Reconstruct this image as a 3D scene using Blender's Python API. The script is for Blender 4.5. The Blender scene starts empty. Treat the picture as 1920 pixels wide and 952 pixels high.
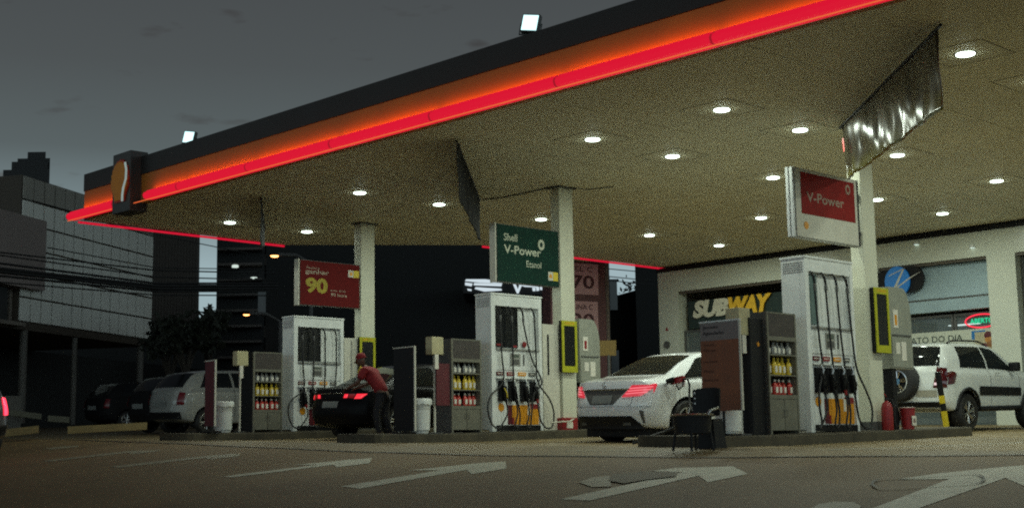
import bpy, bmesh, math, random
from mathutils import Vector, Matrix
random.seed(7)
S = bpy.context.scene
# ------------------------------------------------------------------ camera
F_PX, YAW, PITCH, ROLL = 2577.0, math.radians(45.626), math.radians(7.962), math.radians(-0.922)
cy_, sy_ = math.cos(YAW), math.sin(YAW)
FW = Vector((-sy_*math.cos(PITCH), cy_*math.cos(PITCH), math.sin(PITCH)))
r0 = Vector((cy_, sy_, 0)); u0 = r0.cross(FW)
RT = math.cos(ROLL)*r0 + math.sin(ROLL)*u0
UP = -math.sin(ROLL)*r0 + math.cos(ROLL)*u0
cam = bpy.data.cameras.new("camera"); cam.sensor_width = 36; cam.lens = F_PX/1920*36
cam.clip_start = .1; cam.clip_end = 3000
co = bpy.data.objects.new("camera", cam); S.collection.objects.link(co)
m = Matrix((RT, UP, -FW)).transposed().to_4x4(); co.matrix_world = m
S.camera = co
# ------------------------------------------------------------------ dusk sky
W = bpy.data.worlds.new("World"); S.world = W; W.use_nodes = True
wn = W.node_tree; wn.nodes.clear()
def N(t, ty, **k):
    n = t.nodes.new(ty)
    for a, b in k.items(): setattr(n, a, b)
    return n
wo = N(wn, 'ShaderNodeOutputWorld'); bg = N(wn, 'ShaderNodeBackground'); bg.inputs[1].default_value = 1.0
tc = N(wn, 'ShaderNodeTexCoord'); sp = N(wn, 'ShaderNodeSeparateXYZ'); rp = N(wn, 'ShaderNodeValToRGB')
wn.links.new(tc.outputs['Generated'], sp.inputs[0]); wn.links.new(sp.outputs[2], rp.inputs[0])
cr = rp.color_ramp
for p, c in ((0.0, (.30, .40, .42)), (.125, (.34, .45, .48)), (.165, (.19, .25, .265)), (.21, (.100, .124, .128)), (.27, (.076, .087, .090)), (.36, (.060, .066, .070)), (.50, (.020, .023, .027)), (1.0, (.010, .012, .015))):
    if p == 0.0: e = cr.elements[0]
    elif p == 1.0: e = cr.elements[-1]
    else: e = cr.elements.new(p)
    e.position = p; e.color = (*c, 1)
mp = N(wn, 'ShaderNodeMapping'); mp.inputs['Scale'].default_value = (7, 7, 24)
nz = N(wn, 'ShaderNodeTexNoise'); nz.inputs['Scale'].default_value = 2.1; nz.inputs['Detail'].default_value = 7
nr = N(wn, 'ShaderNodeValToRGB'); nr.color_ramp.elements[0].position = .60; nr.color_ramp.elements[1].position = .70
nr.color_ramp.elements[0].color = (1, 1, 1, 1); nr.color_ramp.elements[1].color = (.74, .67, .66, 1)
mx = N(wn, 'ShaderNodeMixRGB', blend_type='MULTIPLY'); mx.inputs[0].default_value = 1
wn.links.new(tc.outputs['Generated'], mp.inputs[0]); wn.links.new(mp.outputs[0], nz.inputs[0]); wn.links.new(nz.outputs[0], nr.inputs[0])
dp = N(wn, 'ShaderNodeVectorMath', operation='DOT_PRODUCT'); dp.inputs[1].default_value = tuple(-FW)
m1 = N(wn, 'ShaderNodeMapRange'); m1.inputs[1].default_value = -.2; m1.inputs[2].default_value = 1; m1.inputs[3].default_value = 1; m1.inputs[4].default_value = 2.8
az = N(wn, 'ShaderNodeVectorMath', operation='SCALE')
wn.links.new(tc.outputs['Generated'], dp.inputs[0]); wn.links.new(dp.outputs['Value'], m1.inputs[0]); wn.links.new(rp.outputs[0], az.inputs[0]); wn.links.new(m1.outputs[0], az.inputs['Scale'])
wn.links.new(az.outputs[0], mx.inputs[1]); wn.links.new(nr.outputs[0], mx.inputs[2]); wn.links.new(mx.outputs[0], bg.inputs[0]); wn.links.new(bg.outputs[0], wo.inputs[0])
S.view_settings.view_transform = 'Standard'; S.view_settings.look = 'None'; S.view_settings.exposure = 0; S.view_settings.gamma = 1
LENS_POWER = 24.0; LAMP_WATT = 31.0
LAMP_COL = (.88, 1.0, .84)
S.cycles.use_denoising = False; S.cycles.use_adaptive_sampling = False
S.cycles.filter_width = 2.0
S.cycles.max_bounces = 6; S.cycles.diffuse_bounces = 4; S.cycles.glossy_bounces = 3; S.cycles.sample_clamp_indirect = 1.0; S.cycles.sample_clamp_direct = 6

# ------------------------------------------------------------------ helpers: measuring
def ray(x, y): return RT*((x-960)/F_PX) - UP*((y-476)/F_PX) + FW
def cX(x, y, X): w = ray(x, y); return w*(X/w.x)
def cY(x, y, Y): w = ray(x, y); return w*(Y/w.y)
def cZ(x, y, Z): w = ray(x, y); return w*(Z/w.z)
def cD(x, y, d): return ray(x, y)*d
def cP(x, y, p0, n): w = ray(x, y); return w*(p0.dot(n)/w.dot(n))
def gz(X, Y):
    z = -.04 + .021*(-10-max(-48, min(22, X)))
    if Y < 12: z -= .08*(12-max(Y, -14))
    if Y > 14: z += .02*(min(Y, 34)-14)
    return z
def G(x, y, dz=0):          # pixel of the foreground paving -> point on it
    w = ray(x, y)
    t = (-.04-.21-.96+dz)/(w.z+.021*w.x-.08*w.y)
    return w*t
# ------------------------------------------------------------------ helpers: materials
MATS = {}
def mat(name, col, rough=.6, metal=0, em=None, es=0, var=.12, scale=6, bump=0, spec=.5, trans=0, coat=0, rv=.1, alpha=1):
    if name in MATS: return MATS[name]
    m = bpy.data.materials.new(name); m.use_nodes = True; t = m.node_tree
    b = t.nodes['Principled BSDF']; b.inputs['Base Color'].default_value = (*col, 1)
    b.inputs['Roughness'].default_value = rough; b.inputs['Metallic'].default_value = metal
    b.inputs['Specular IOR Level'].default_value = spec
    b.inputs['Transmission Weight'].default_value = trans; b.inputs['Coat Weight'].default_value = coat; b.inputs['Alpha'].default_value = alpha
    if em: b.inputs['Emission Color'].default_value = (*em, 1); b.inputs['Emission Strength'].default_value = es
    if var or bump or rv:
        tc = N(t, 'ShaderNodeTexCoord'); n = N(t, 'ShaderNodeTexNoise'); n.inputs['Scale'].default_value = scale; n.inputs['Detail'].default_value = 6
        n.inputs['Roughness'].default_value = .65
        t.links.new(tc.outputs['Object'], n.inputs[0])
        if var:
            r = N(t, 'ShaderNodeValToRGB'); r.color_ramp.elements[0].position = .3; r.color_ramp.elements[1].position = .7
            r.color_ramp.elements[0].color = (*[c*(1-var) for c in col], 1); r.color_ramp.elements[1].color = (*[min(1, c*(1+var)) for c in col], 1)
            t.links.new(n.outputs[0], r.inputs[0]); t.links.new(r.outputs[0], b.inputs['Base Color'])
        if rv:
            mr = N(t, 'ShaderNodeMapRange'); mr.inputs[3].default_value = max(0, rough-rv); mr.inputs[4].default_value = min(1, rough+rv)
            t.links.new(n.outputs[0], mr.inputs[0]); t.links.new(mr.outputs[0], b.inputs['Roughness'])
        if bump:
            bp = N(t, 'ShaderNodeBump'); bp.inputs['Strength'].default_value = bump; bp.inputs['Distance'].default_value = .02
            n2 = N(t, 'ShaderNodeTexNoise'); n2.inputs['Scale'].default_value = scale*8; n2.inputs['Detail'].default_value = 4
            t.links.new(tc.outputs['Object'], n2.inputs[0]); t.links.new(n2.outputs[0], bp.inputs['Height']); t.links.new(bp.outputs[0], b.inputs['Normal'])
    MATS[name] = m; return m
M = dict(
 white=mat('white_paint', (.74, .76, .73), .38, var=.14, scale=3),
 whitep=mat('white_plastic', (.70, .72, .68), .45, var=.08),
 offw=mat('off_white', (.62, .60, .50), .5, var=.1),
 grey=mat('grey_paint', (.30, .30, .27), .5, var=.12),
 dgrey=mat('dark_grey', (.09, .09, .085), .5),
 black=mat('black_plastic', (.009, .009, .010), .5, var=.2, spec=.25),
 rubber=mat('black_rubber', (.014, .014, .014), .62, var=.2),
 steel=mat('brushed_steel', (.5, .5, .48), .32, metal=1),
 chrome=mat('chrome', (.7, .7, .7), .12, metal=1, var=0, rv=.03),
 red=mat('red_paint', (.27, .012, .015), .45),
 dred=mat('dark_red', (.10, .008, .014), .5),
 yellow=mat('yellow_paint', (.68, .52, .02), .4),
 lime=mat('lime_yellow', (.44, .44, .025), .5, spec=.2),
 orange=mat('amber_vinyl', (.72, .30, .01), .45),
 green=mat('green_vinyl', (.004, .032, .022), .65, var=.15, spec=.15),
 glassd=mat('dark_glass', (.010, .012, .013), .06, var=0, rv=.02, spec=.35),
 screen=mat('dark_screen', (.004, .005, .006), .25, var=0),
 concrete=mat('concrete', (.30, .285, .215), .85, var=.2, scale=2.2, bump=.25),
 ceil=mat('ceiling_paint', (.75, .705, .52), .55, var=.12, scale=.5),
 colm=mat('column_paint', (.66, .66, .52), .5, var=.08, scale=1.6),
 wallw=mat('shop_cladding', (.62, .64, .54), .30, var=.05, scale=.8),
 blue=mat('blue_vinyl', (.01, .15, .42), .35),
 bluegrey=mat('awning_cloth', (.33, .43, .47), .6, var=.1, scale=2),
 bottlew=mat('grey_bottle', (.35, .35, .32), .35), bottley=mat('yellow_bottle', (.72, .52, .04), .35), bottler=mat('red_bottle', (.55, .05, .035), .35),
 label=mat('paper_label', (.75, .72, .62), .6),
 skin=mat('skin', (.10, .045, .028), .55, var=.06), denim=mat('dark_trousers', (.012, .012, .016), .8),
 shirt=mat('red_shirt', (.21, .005, .008), .75, var=.1), shirty=mat('yellow_cloth', (.7, .5, .04), .75),
 bldp=mat('facade_panel', (.74, .73, .66), .6, var=.12, scale=.35), bldj=mat('facade_joint', (.07, .055, .04), .7),
 bldd=mat('dark_facade', (.030, .031, .030), .8, var=.25, scale=.25), bldb=mat('brown_facade', (.20, .17, .14), .8, var=.2, scale=.3),
 bldr=mat('taupe_render', (.26, .21, .19), .8, var=.15, scale=.4),
 leaf=mat('leaves', (.018, .022, .012), .7, var=.4, scale=9), bark=mat('bark', (.05, .04, .03), .9),
)
def emat(name, col, s):
    m = mat(name, (0.02, 0.02, 0.02), .5, em=col, es=s, var=0, rv=0)
    if s < 2: m.cycles.emission_sampling = 'NONE'
    return m
# ------------------------------------------------------------------ helpers: meshes
class MB:
    def __init__(s): s.v = []; s.f = []; s.mi = []; s.ms = []; s.sm = []
    def mid(s, m):
        if m not in s.ms: s.ms.append(m)
        return s.ms.index(m)
    def add(s, vs, fs, m=None, smooth=False):
        b = len(s.v); s.v += [Vector(v) for v in vs]
        i = s.mid(m)
        for f in fs: s.f.append([b+k for k in f]); s.mi.append(i); s.sm.append(smooth)
        return s
    def box(s, a, b, m=None, bev=0):
        x0, y0, z0 = a; x1, y1, z1 = b
        if x1 < x0: x0, x1 = x1, x0
        if y1 < y0: y0, y1 = y1, y0
        if z1 < z0: z0, z1 = z1, z0
        if bev > 0:
            bm = bmesh.new(); bmesh.ops.create_cube(bm, size=1)
            for v in bm.verts: v.co = Vector(((x0+x1)/2+v.co.x*(x1-x0), (y0+y1)/2+v.co.y*(y1-y0), (z0+z1)/2+v.co.z*(z1-z0)))
            bmesh.ops.bevel(bm, geom=bm.edges[:]+bm.verts[:], offset=bev, segments=2, affect='EDGES', profile=.7)
            bm.verts.index_update()
            s.add([v.co.copy() for v in bm.verts], [[v.index for v in f.verts] for f in bm.faces], m); bm.free(); return s
        return s.add([(x0, y0, z0), (x1, y0, z0), (x1, y1, z0), (x0, y1, z0), (x0, y0, z1), (x1, y0, z1), (x1, y1, z1), (x0, y1, z1)],
                     [(0, 3, 2, 1), (4, 5, 6, 7), (0, 1, 5, 4), (1, 2, 6, 5), (2, 3, 7, 6), (3, 0, 4, 7)], m)
    def obox(s, o, ax, ay, az, m=None):      # oriented box: corner + three edge vectors
        o, ax, ay, az = map(Vector, (o, ax, ay, az))
        return s.add([o, o+ax, o+ax+ay, o+ay, o+az, o+ax+az, o+ax+ay+az, o+ay+az],
                     [(0, 3, 2, 1), (4, 5, 6, 7), (0, 1, 5, 4), (1, 2, 6, 5), (2, 3, 7, 6), (3, 0, 4, 7)], m)
    def tube(s, pts, r, m=None, n=8, cap=True):
        pts = [Vector(p) for p in pts]; k = len(pts); rs = r if isinstance(r, (list, tuple)) else [r]*k
        vs = []; prev = None
        for i, p in enumerate(pts):
            d = (pts[min(i+1, k-1)]-pts[max(i-1, 0)]).normalized()
            if prev is None:
                a = d.orthogonal().normalized()
            else: a = (prev-d*prev.dot(d)).normalized()
            prev = a; b = d.cross(a)
            vs += [p+(a*math.cos(2*math.pi*j/n)+b*math.sin(2*math.pi*j/n))*rs[i] for j in range(n)]
        fs = [(i*n+j, i*n+(j+1) % n, (i+1)*n+(j+1) % n, (i+1)*n+j) for i in range(k-1) for j in range(n)]
        s.add(vs, fs, m, True)
        if cap: s.add(vs[:n], [list(range(n))[::-1]], m); s.add(vs[-n:], [list(range(n))], m)
        return s
    def lathe(s, prof, c=(0, 0, 0), ax='z', m=None, n=20, sx=1, sy=1):
        c = Vector(c); vs = []
        for r, h in prof:
            for j in range(n):
                a = 2*math.pi*j/n; p, q = r*math.cos(a)*sx, r*math.sin(a)*sy
                vs.append(c+(Vector((p, q, h)) if ax == 'z' else Vector((h, p, q)) if ax == 'x' else Vector((p, h, q))))
        k = len(prof)
        fs = [(i*n+j, i*n+(j+1) % n, (i+1)*n+(j+1) % n, (i+1)*n+j) for i in range(k-1) for j in range(n)]
        if ax == 'y': fs = [f[::-1] for f in fs]
        return s.add(vs, fs, m, True)
    def prism(s, poly, o, r, u, nrm, th, m=None):   # flat polygon in plane (o; r,u) thickened behind along -nrm
        o, r, u, nrm = map(Vector, (o, r, u, nrm)); k = len(poly)
        a = [o+r*p+u*q for p, q in poly]; b = [p-nrm*th for p in a]
        return s.add(a+b, [list(range(k)), [2*k-1-i for i in range(k)]]+[(i, i+k, (i+1) % k+k, (i+1) % k) for i in range(k)], m)
    def build(s, name, m=None, parent=None, bump=None):
        me = bpy.data.meshes.new(name); me.from_pydata([tuple(v) for v in s.v], [], s.f)
        ms = [x if x is not None else m for x in s.ms]
        for x in ms: me.materials.append(x)
        for p, i, sm in zip(me.polygons, s.mi, s.sm): p.material_index = i; p.use_smooth = sm
        bm = bmesh.new(); bm.from_mesh(me)
        for e in bm.edges:
            if len(e.link_faces) == 2 and e.calc_face_angle(0) > .7: e.smooth = False
        bm.to_mesh(me); bm.free(); me.update()
        o = bpy.data.objects.new(name, me); S.collection.objects.link(o)
        if parent: o.parent = parent
        return o
def tag(o, label=None, cat=None, group=None, kind=None):
    if label: o['label'] = label
    if cat: o['category'] = cat
    if group: o['group'] = group
    if kind: o['kind'] = kind
    return o
def thing(name, loc=(0, 0, 0), label=None, cat=None, group=None, rz=0):
    o = bpy.data.objects.new(name, None); o.empty_display_size = .2; S.collection.objects.link(o)
    o.location = loc; o.rotation_euler = (0, 0, rz); return tag(o, label, cat, group)
def dup(src, loc, label, group=None, rz=None):
    r = src.copy(); S.collection.objects.link(r); r.location = loc; r['label'] = label
    if rz is not None: r.rotation_euler = (0, 0, rz)
    if group: r['group'] = group
    for ch in src.children:
        c = ch.copy(); S.collection.objects.link(c); c.parent = r
        for g in ch.children:
            d = g.copy(); S.collection.objects.link(d); d.parent = c
    return r
def text(mb, s, o, r, u, nrm, h, width=None, m=None, ext=.004, bold=0, shear=0, align='LEFT'):
    o, r, u, nrm = map(Vector, (o, r, u, nrm))
    cu = bpy.data.curves.new('lettering', 'FONT'); cu.body = s; cu.size = 1; cu.offset = bold; cu.shear = shear; cu.resolution_u = 3
    ob = bpy.data.objects.new('lettering', cu); S.collection.objects.link(ob)
    dg = bpy.context.evaluated_depsgraph_get(); me = bpy.data.meshes.new_from_object(ob.evaluated_get(dg))
    bpy.data.objects.remove(ob); bpy.data.curves.remove(cu)
    if not me.vertices: return
    xs = [v.co.x for v in me.vertices]; ys = [v.co.y for v in me.vertices]
    y0, y1 = min(ys), max(ys); x0, x1 = min(xs), max(xs)
    sy = h/(y1-y0); sx = sy if width is None else width/(x1-x0)
    off = 0 if align == 'LEFT' else -(x1-x0)*sx/(2 if align == 'CENTER' else 1)
    mb.add([o+r*((v.co.x-x0)*sx+off)+u*((v.co.y-y0)*sy)+nrm*ext for v in me.vertices], [list(p.vertices) for p in me.polygons], m)
    bpy.data.meshes.remove(me)
XF = (Vector((0, 1, 0)), Vector((0, 0, 1)), Vector((1, 0, 0)))     # plane facing +X : right, up, normal
YF = (Vector((1, 0, 0)), Vector((0, 0, 1)), Vector((0, -1, 0)))    # plane facing -Y
ORD = ['first', 'second', 'third', 'fourth', 'fifth', 'sixth', 'seventh']
def applymods(o):
    dg = bpy.context.evaluated_depsgraph_get(); me = bpy.data.meshes.new_from_object(o.evaluated_get(dg))
    o.modifiers.clear(); o.data = me; return o

# ================================================================== GROUND
def asphalt():
    m = bpy.data.materials.new('paving'); m.use_nodes = True; t = m.node_tree; b = t.nodes['Principled BSDF']
    tc = N(t, 'ShaderNodeTexCoord')
    n1 = N(t, 'ShaderNodeTexNoise'); n1.inputs['Scale'].default_value = .35; n1.inputs['Detail'].default_value = 8; n1.inputs['Roughness'].default_value = .7
    n2 = N(t, 'ShaderNodeTexNoise'); n2.inputs['Scale'].default_value = 45; n2.inputs['Detail'].default_value = 3
    r1 = N(t, 'ShaderNodeValToRGB'); r1.color_ramp.elements[0].position = .32; r1.color_ramp.elements[1].position = .68
    r1.color_ramp.elements[0].color = (.130, .082, .031, 1); r1.color_ramp.elements[1].color = (.22, .148, .060, 1)
    r2 = N(t, 'ShaderNodeValToRGB'); r2.color_ramp.elements[0].position = .3; r2.color_ramp.elements[1].position = .7
    r2.color_ramp.elements[0].color = (.6, .6, .6, 1); r2.color_ramp.elements[1].color = (1.3, 1.3, 1.3, 1)
    mx = N(t, 'ShaderNodeMixRGB', blend_type='MULTIPLY'); mx.inputs[0].default_value = 1
    t.links.new(tc.outputs['Object'], n1.inputs[0]); t.links.new(tc.outputs['Object'], n2.inputs[0])
    t.links.new(n1.outputs[0], r1.inputs[0]); t.links.new(n2.outputs[0], r2.inputs[0]); t.links.new(r1.outputs[0], mx.inputs[1]); t.links.new(r2.outputs[0], mx.inputs[2])
    t.links.new(mx.outputs[0], b.inputs['Base Color']); b.inputs['Roughness'].default_value = .72
    bp = N(t, 'ShaderNodeBump'); bp.inputs['Strength'].default_value = .5; bp.inputs['Distance'].default_value = .01
    t.links.new(n2.outputs[0], bp.inputs['Height']); t.links.new(bp.outputs[0], b.inputs['Normal'])
    return m
MATS['asphalt'] = asphalt()
def sheet(name, xs, ys, dz, m):
    mb = MB(); nx, ny = len(xs), len(ys)
    mb.add([(x, y, gz(x, y)+dz) for y in ys for x in xs], [(j*nx+i, j*nx+i+1, (j+1)*nx+i+1, (j+1)*nx+i) for j in range(ny-1) for i in range(nx-1)], m)
    return tag(mb.build(name), kind='structure')
sheet('ground', [-900, -300, -100, -48, -30, -15, 0, 10, 22, 60, 300, 900], [-600, -100, -14, 0, 12, 14, 24, 34, 60, 150, 400, 900], 0, MATS['asphalt'])
CONC = mat('forecourt_concrete', (.19, .140, .064), .62, var=.30, scale=.8, bump=.2)
# forecourt slab behind the curved drain line
curve = [(-48, 13.2), (-30, 12.6), (-20.04, 11.68), (-16.8, 11.3), (-13.78, 10.98), (-11.18, 10.89), (-8.24, 11.18), (-5.65, 11.83), (-2, 11.9), (10, 11.95), (22, 11.95)]
mb = MB()
for (xa, ya), (xb, yb) in zip(curve[:-1], curve[1:]):
    rows = [None, 12, 14, 34]
    for k in range(3):
        a0 = ya if k == 0 else rows[k]; b0 = yb if k == 0 else rows[k]
        t = rows[k+1]
        if k == 0 and (ya >= 12 and yb >= 12): continue
        a0 = max(a0, ya); b0 = max(b0, yb); ta = max(t, ya); tb = max(t, yb)
        if ta <= a0 and tb <= b0: continue
        vs = [(xa, a0), (xb, b0), (xb, tb), (xa, ta)]
        mb.add([(x, y, gz(x, y)+.004) for x, y in vs], [(0, 1, 2, 3)])
tag(mb.build('forecourt', CONC), kind='structure')
mb = MB(); dc = []
for (xa, ya), (xb, yb) in zip(curve[:-1], curve[1:]):
    for k in range(6): dc.append((xa+(xb-xa)*k/6, ya+(yb-ya)*k/6-.05+.02*math.sin(k)))
for (xa, ya), (xb, yb) in zip(dc[:-1], dc[1:]):
    mb.add([(xa, ya-.03, gz(xa, ya-.03)+.008), (xb, yb-.03, gz(xb, yb-.03)+.008), (xb, yb+.03, gz(xb, yb+.03)+.008), (xa, ya+.03, gz(xa, ya+.03)+.008)], [(0, 1, 2, 3)])
tag(mb.build('drain_channel', M['rubber']), kind='structure')
# painted lane arrows
def worn(name, col, cover):
    m = bpy.data.materials.new(name); m.use_nodes = True; t = m.node_tree; b = t.nodes['Principled BSDF']
    tc = N(t, 'ShaderNodeTexCoord'); n = N(t, 'ShaderNodeTexNoise'); n.inputs['Scale'].default_value = 7; n.inputs['Detail'].default_value = 10; n.inputs['Roughness'].default_value = .82
    r = N(t, 'ShaderNodeValToRGB'); r.color_ramp.elements[0].position = cover-.12; r.color_ramp.elements[1].position = cover+.12
    r.color_ramp.elements[0].color = (.14, .12, .07, 1); r.color_ramp.elements[1].color = (*col, 1)
    t.links.new(tc.outputs['Object'], n.inputs[0]); t.links.new(n.outputs[0], r.inputs[0]); t.links.new(r.outputs[0], b.inputs['Base Color']); b.inputs['Roughness'].default_value = .6
    return m
PAINT = worn('worn_paint', (.50, .50, .38), .40); PAINT2 = worn('faded_paint', (.30, .28, .19), .45)
def marking(name, px, m, dz=.004):
    mb = MB(); pts = [G(x, y, dz) for x, y in px]
    mb.add(pts, [list(range(len(pts)))], m); return tag(mb.build(name), kind='structure')
RC = lambda L: [(960+x/2, 780+y/2) for x, y in L]
LC = lambda L: [(x/2, 780+y/2) for x, y in L]
marking('lane_arrow', RC([(180, 310), (290, 315), (700, 222), (735, 246), (885, 215), (830, 187), (620, 192), (520, 204), (640, 209)]), PAINT)
marking('lane_arrow', LC([(1280, 262), (1350, 270), (1750, 200), (1768, 216), (1900, 195), (1895, 168), (1800, 174), (1530, 202), (1650, 201)]), PAINT)
marking('lane_arrow', LC([(830, 225), (870, 228), (1250, 181), (1262, 190), (1385, 175), (1395, 155), (1290, 164), (1100, 182), (1190, 181)]), PAINT)
marking('lane_arrow', LC([(410, 188), (450, 192), (770, 155), (782, 161), (890, 150), (905, 138), (800, 145), (700, 155)]), PAINT2)
marking('lane_arrow', LC([(160, 166), (190, 169), (480, 136), (490, 141), (580, 133), (610, 125), (500, 128), (420, 136)]), PAINT2)
marking('lane_arrow', LC([(160, 121), (200, 123), (290, 114), (300, 109), (230, 113)]), PAINT2)
marking('lane_arrow', RC([(1330, 352), (1500, 352), (1850, 230), (1925, 262), (2150, 215), (2070, 172), (1850, 188), (1600, 213), (1440, 236), (1640, 234)]), PAINT)
marking('road_patch', RC([(1120, 345), (1150, 328), (1210, 319), (1280, 320), (1310, 335), (1300, 350), (1200, 352)]), PAINT2, .008)
marking('road_patch', RC([(250, 246), (300, 228), (365, 222), (372, 262), (300, 264)]), PAINT2, .008)
marking('road_patch', RC([(360, 240), (380, 215), (500, 206), (620, 208), (615, 224), (520, 234), (420, 250)]), mat('road_repair', (.10, .08, .045), .7), .012)
def seam(px, w=.02):
    mb = MB(); pts = [G(x, y, .016) for x, y in px]
    for a, b in zip(pts, pts[1:]+pts[:1]):
        d = (b-a).normalized(); s_ = Vector((-d.y, d.x, 0))*w/2
        mb.add([a-s_, b-s_, b+s_, a+s_], [(0, 1, 2, 3)])
    return tag(mb.build('sealed_loop', M['rubber']), kind='structure')
import itertools
def rloop(pa, pb, h):     # long rounded loop between two pixel centres
    (xa, ya), (xb, yb) = pa, pb; out = []
    for k in range(9): a = math.pi/2+math.pi*k/8; out.append((xa+math.cos(a)*h*2.6, ya-math.sin(a)*h))
    for k in range(9): a = -math.pi/2+math.pi*k/8; out.append((xb+math.cos(a)*h*2.6, yb-math.sin(a)*h))
    return out
seam(rloop((960+1400/2, 780+250/2), (960+1720/2, 780+232/2), 9.5))
# thin pale lane lines painted across the forecourt edge
for a, b in (((960+200/2, 780+128/2), (960+560/2, 780+126/2)), ((960+1180/2, 780+124/2), (960+1920/2, 780+96/2))):
    marking('lane_line', [(a[0], a[1]), (b[0], b[1]), (b[0], b[1]+1.4), (a[0], a[1]+1.4)], PAINT2, .006)

# ================================================================== PUMP ISLANDS (kerbs)
KM = mat('kerb_concrete', (.065, .055, .034), .85, var=.4, scale=3, bump=.4)
def island(x0, x1, y0, y1):
    mb = MB(); n = 8; out = []; cx = (x0+x1)/2; hw = (x1-x0)/2
    for k in range(n+1): a = math.pi+math.pi*k/n; out.append((cx+hw*math.cos(a), y0+.25+.25*math.sin(a)))
    for y in (12.9, 13.6, 14.0, 15, 16, 17): out.append((x1, y))
    out += [(x1, y1), (x0, y1)]
    for y in (17, 16, 15, 14.0, 13.6, 12.9): out.append((x0, y))
    k = len(out); B = .015; top = []
    for x, y in out: top.append((x+(cx-x)*B/hw*1.0, y, gz(x, y)+.13))
    bot = [(x, y, gz(x, y)-.05) for x, y in out]; mid_ = [(x, y, gz(x, y)+.115) for x, y in out]
    mb.add(bot+mid_+top, [(i, (i+1) % k, (i+1) % k+k, i+k) for i in range(k)]+[(i+k, (i+1) % k+k, (i+1) % k+2*k, i+2*k) for i in range(k)]+[[2*k+i for i in range(k)]])
    return tag(mb.build('kerb_island', KM), kind='structure')
IX = [-20.6, -15.6, -9.85]      # +X faces of pumps and columns on the three islands
for x in IX: island(x-.72, x+.22, 12.15, 18.6)
def iz(X, Y): return gz(X, Y)+.13

# ================================================================== CANOPY
can = thing('petrol_station_canopy', (-12, 12, 4.3), 'large flat petrol station canopy with glowing red light bar along its dark fascia', 'canopy')
def C(mb): # world -> canopy local
    mb.v = [v-Vector((-12, 12, 4.3)) for v in mb.v]; return mb
poly = [(-23.6, 12.0), (6, 12.0), (6, 26.35), (-21.45, 26.35), (-21.4, 20.0), (-23.95, 16.7)]
mb = MB(); k = len(poly)
mb.add([(x, y, 4.30) for x, y in poly]+[(x, y, 4.305) for x, y in poly], [list(range(k))[::-1]], M['ceil'])
mb.add([(x, y, 4.302) for x, y in poly]+[(x, y, 5.0) for x, y in poly], [[k+i for i in range(k)]]+[(i, (i+1) % k, (i+1) % k+k, i+k) for i in range(k)], M['dgrey'])
C(mb).build('roof_slab', M['dgrey'], can)
cc_ = [cZ(x, y, 4.285) for x, y in ((1072, 352), (1030, 352), (985, 362), (940, 371), (905, 374))]
mb = MB(); mb.tube(cc_, .012, M['dgrey'], 6); C(mb).build('ceiling_cable', None, can)
cc_ = [cZ(x, y, 4.285) for x, y in ((1075, 352), (1100, 356), (1150, 350))]
mb = MB(); mb.tube(cc_, .008, M['dgrey'], 6); C(mb).build('ceiling_cable', None, can)
# ceiling sheet seams
mb = MB()
for x in (-21.3, -16.9, -14.0, -11.7, -8.6, -5.2, -2):
    mb.box((x-.004, 12.1, 4.2985), (x+.004, 26.3, 4.2995))
C(mb).build('ceiling_seam', mat('ceiling_seam', (.22, .20, .13), .7), can)
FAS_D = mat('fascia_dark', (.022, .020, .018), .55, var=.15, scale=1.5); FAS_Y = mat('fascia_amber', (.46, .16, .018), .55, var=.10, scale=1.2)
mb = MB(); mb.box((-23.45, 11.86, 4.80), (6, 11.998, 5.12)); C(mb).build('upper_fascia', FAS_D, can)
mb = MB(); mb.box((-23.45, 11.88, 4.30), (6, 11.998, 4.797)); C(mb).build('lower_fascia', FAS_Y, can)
mb = MB(); mb.box((-23.74, 11.70, 4.262), (-22.0, 11.715, 4.273)); mb.box((-21.3, 11.70, 4.262), (6, 11.715, 4.273)); C(mb).build('lip_glow', emat('amber_lip_glow', (.80, .13, .03), 1.0), can)  # amber light on the lip is put in as its own emission
# red light bar in segments + amber wash strip on top of it
BAR = emat('red_light_bar', (.70, .004, .028), 1.0)
BARE = emat('red_bar_edge', (.34, .005, .016), 1.0)
WASH_WATT = 1.9
js = [-23.75, -22.02, -20.95, -19.87, -17.83, -15.67, -13.47, -11.16, -8.80, -6.4, -4, -1.6, .8, 3.2, 5.6]
for a, b in zip(js[:-1], js[1:]):
    if a == -22.02: continue
    mb = MB()
    prof = [(11.87, 4.295), (11.76, 4.280), (11.690, 4.30), (11.668, 4.355), (11.690, 4.400), (11.735, 4.420), (11.745, 4.440)]
    xs = [a+.006, a+.016, b-.016, b-.006]; n = len(prof)
    mb.add([(x, y, z) for x in xs for y, z in prof], [(n+j, 2*n+j, 2*n+j+1, n+j+1) for j in range(n-1)], BAR, True)
    mb.add([(x, y, z) for x in xs for y, z in prof], [(i*n+j, (i+1)*n+j, (i+1)*n+j+1, i*n+j+1) for i in (0, 2) for j in range(n-1)]+[list(range(n)), [3*n+j for j in range(n)][::-1]], BARE, True)
    C(mb).build('light_bar', BAR, can)
    mb = MB(); mb.box((a+.008, 11.747, 4.405), (b-.008, 11.878, 4.411)); C(mb).build('bar_glow_shield', M['black'], can)  # added unseen shield, keeps the bar's inner glow off the fascia
    ld = bpy.data.lights.new('wash_light', 'AREA'); ld.shape = 'RECTANGLE'; ld.size = b-a-.06; ld.size_y = .022; ld.color = (1.0, .155, .014); ld.energy = (b-a)*WASH_WATT
    lo = bpy.data.objects.new('wash_light', ld); S.collection.objects.link(lo); lo.parent = can; lo.location = Vector(((a+b)/2, 11.785, 4.430))-Vector((-12, 12, 4.3)); lo.rotation_euler = (math.radians(98), 0, 0)
    pass
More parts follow.
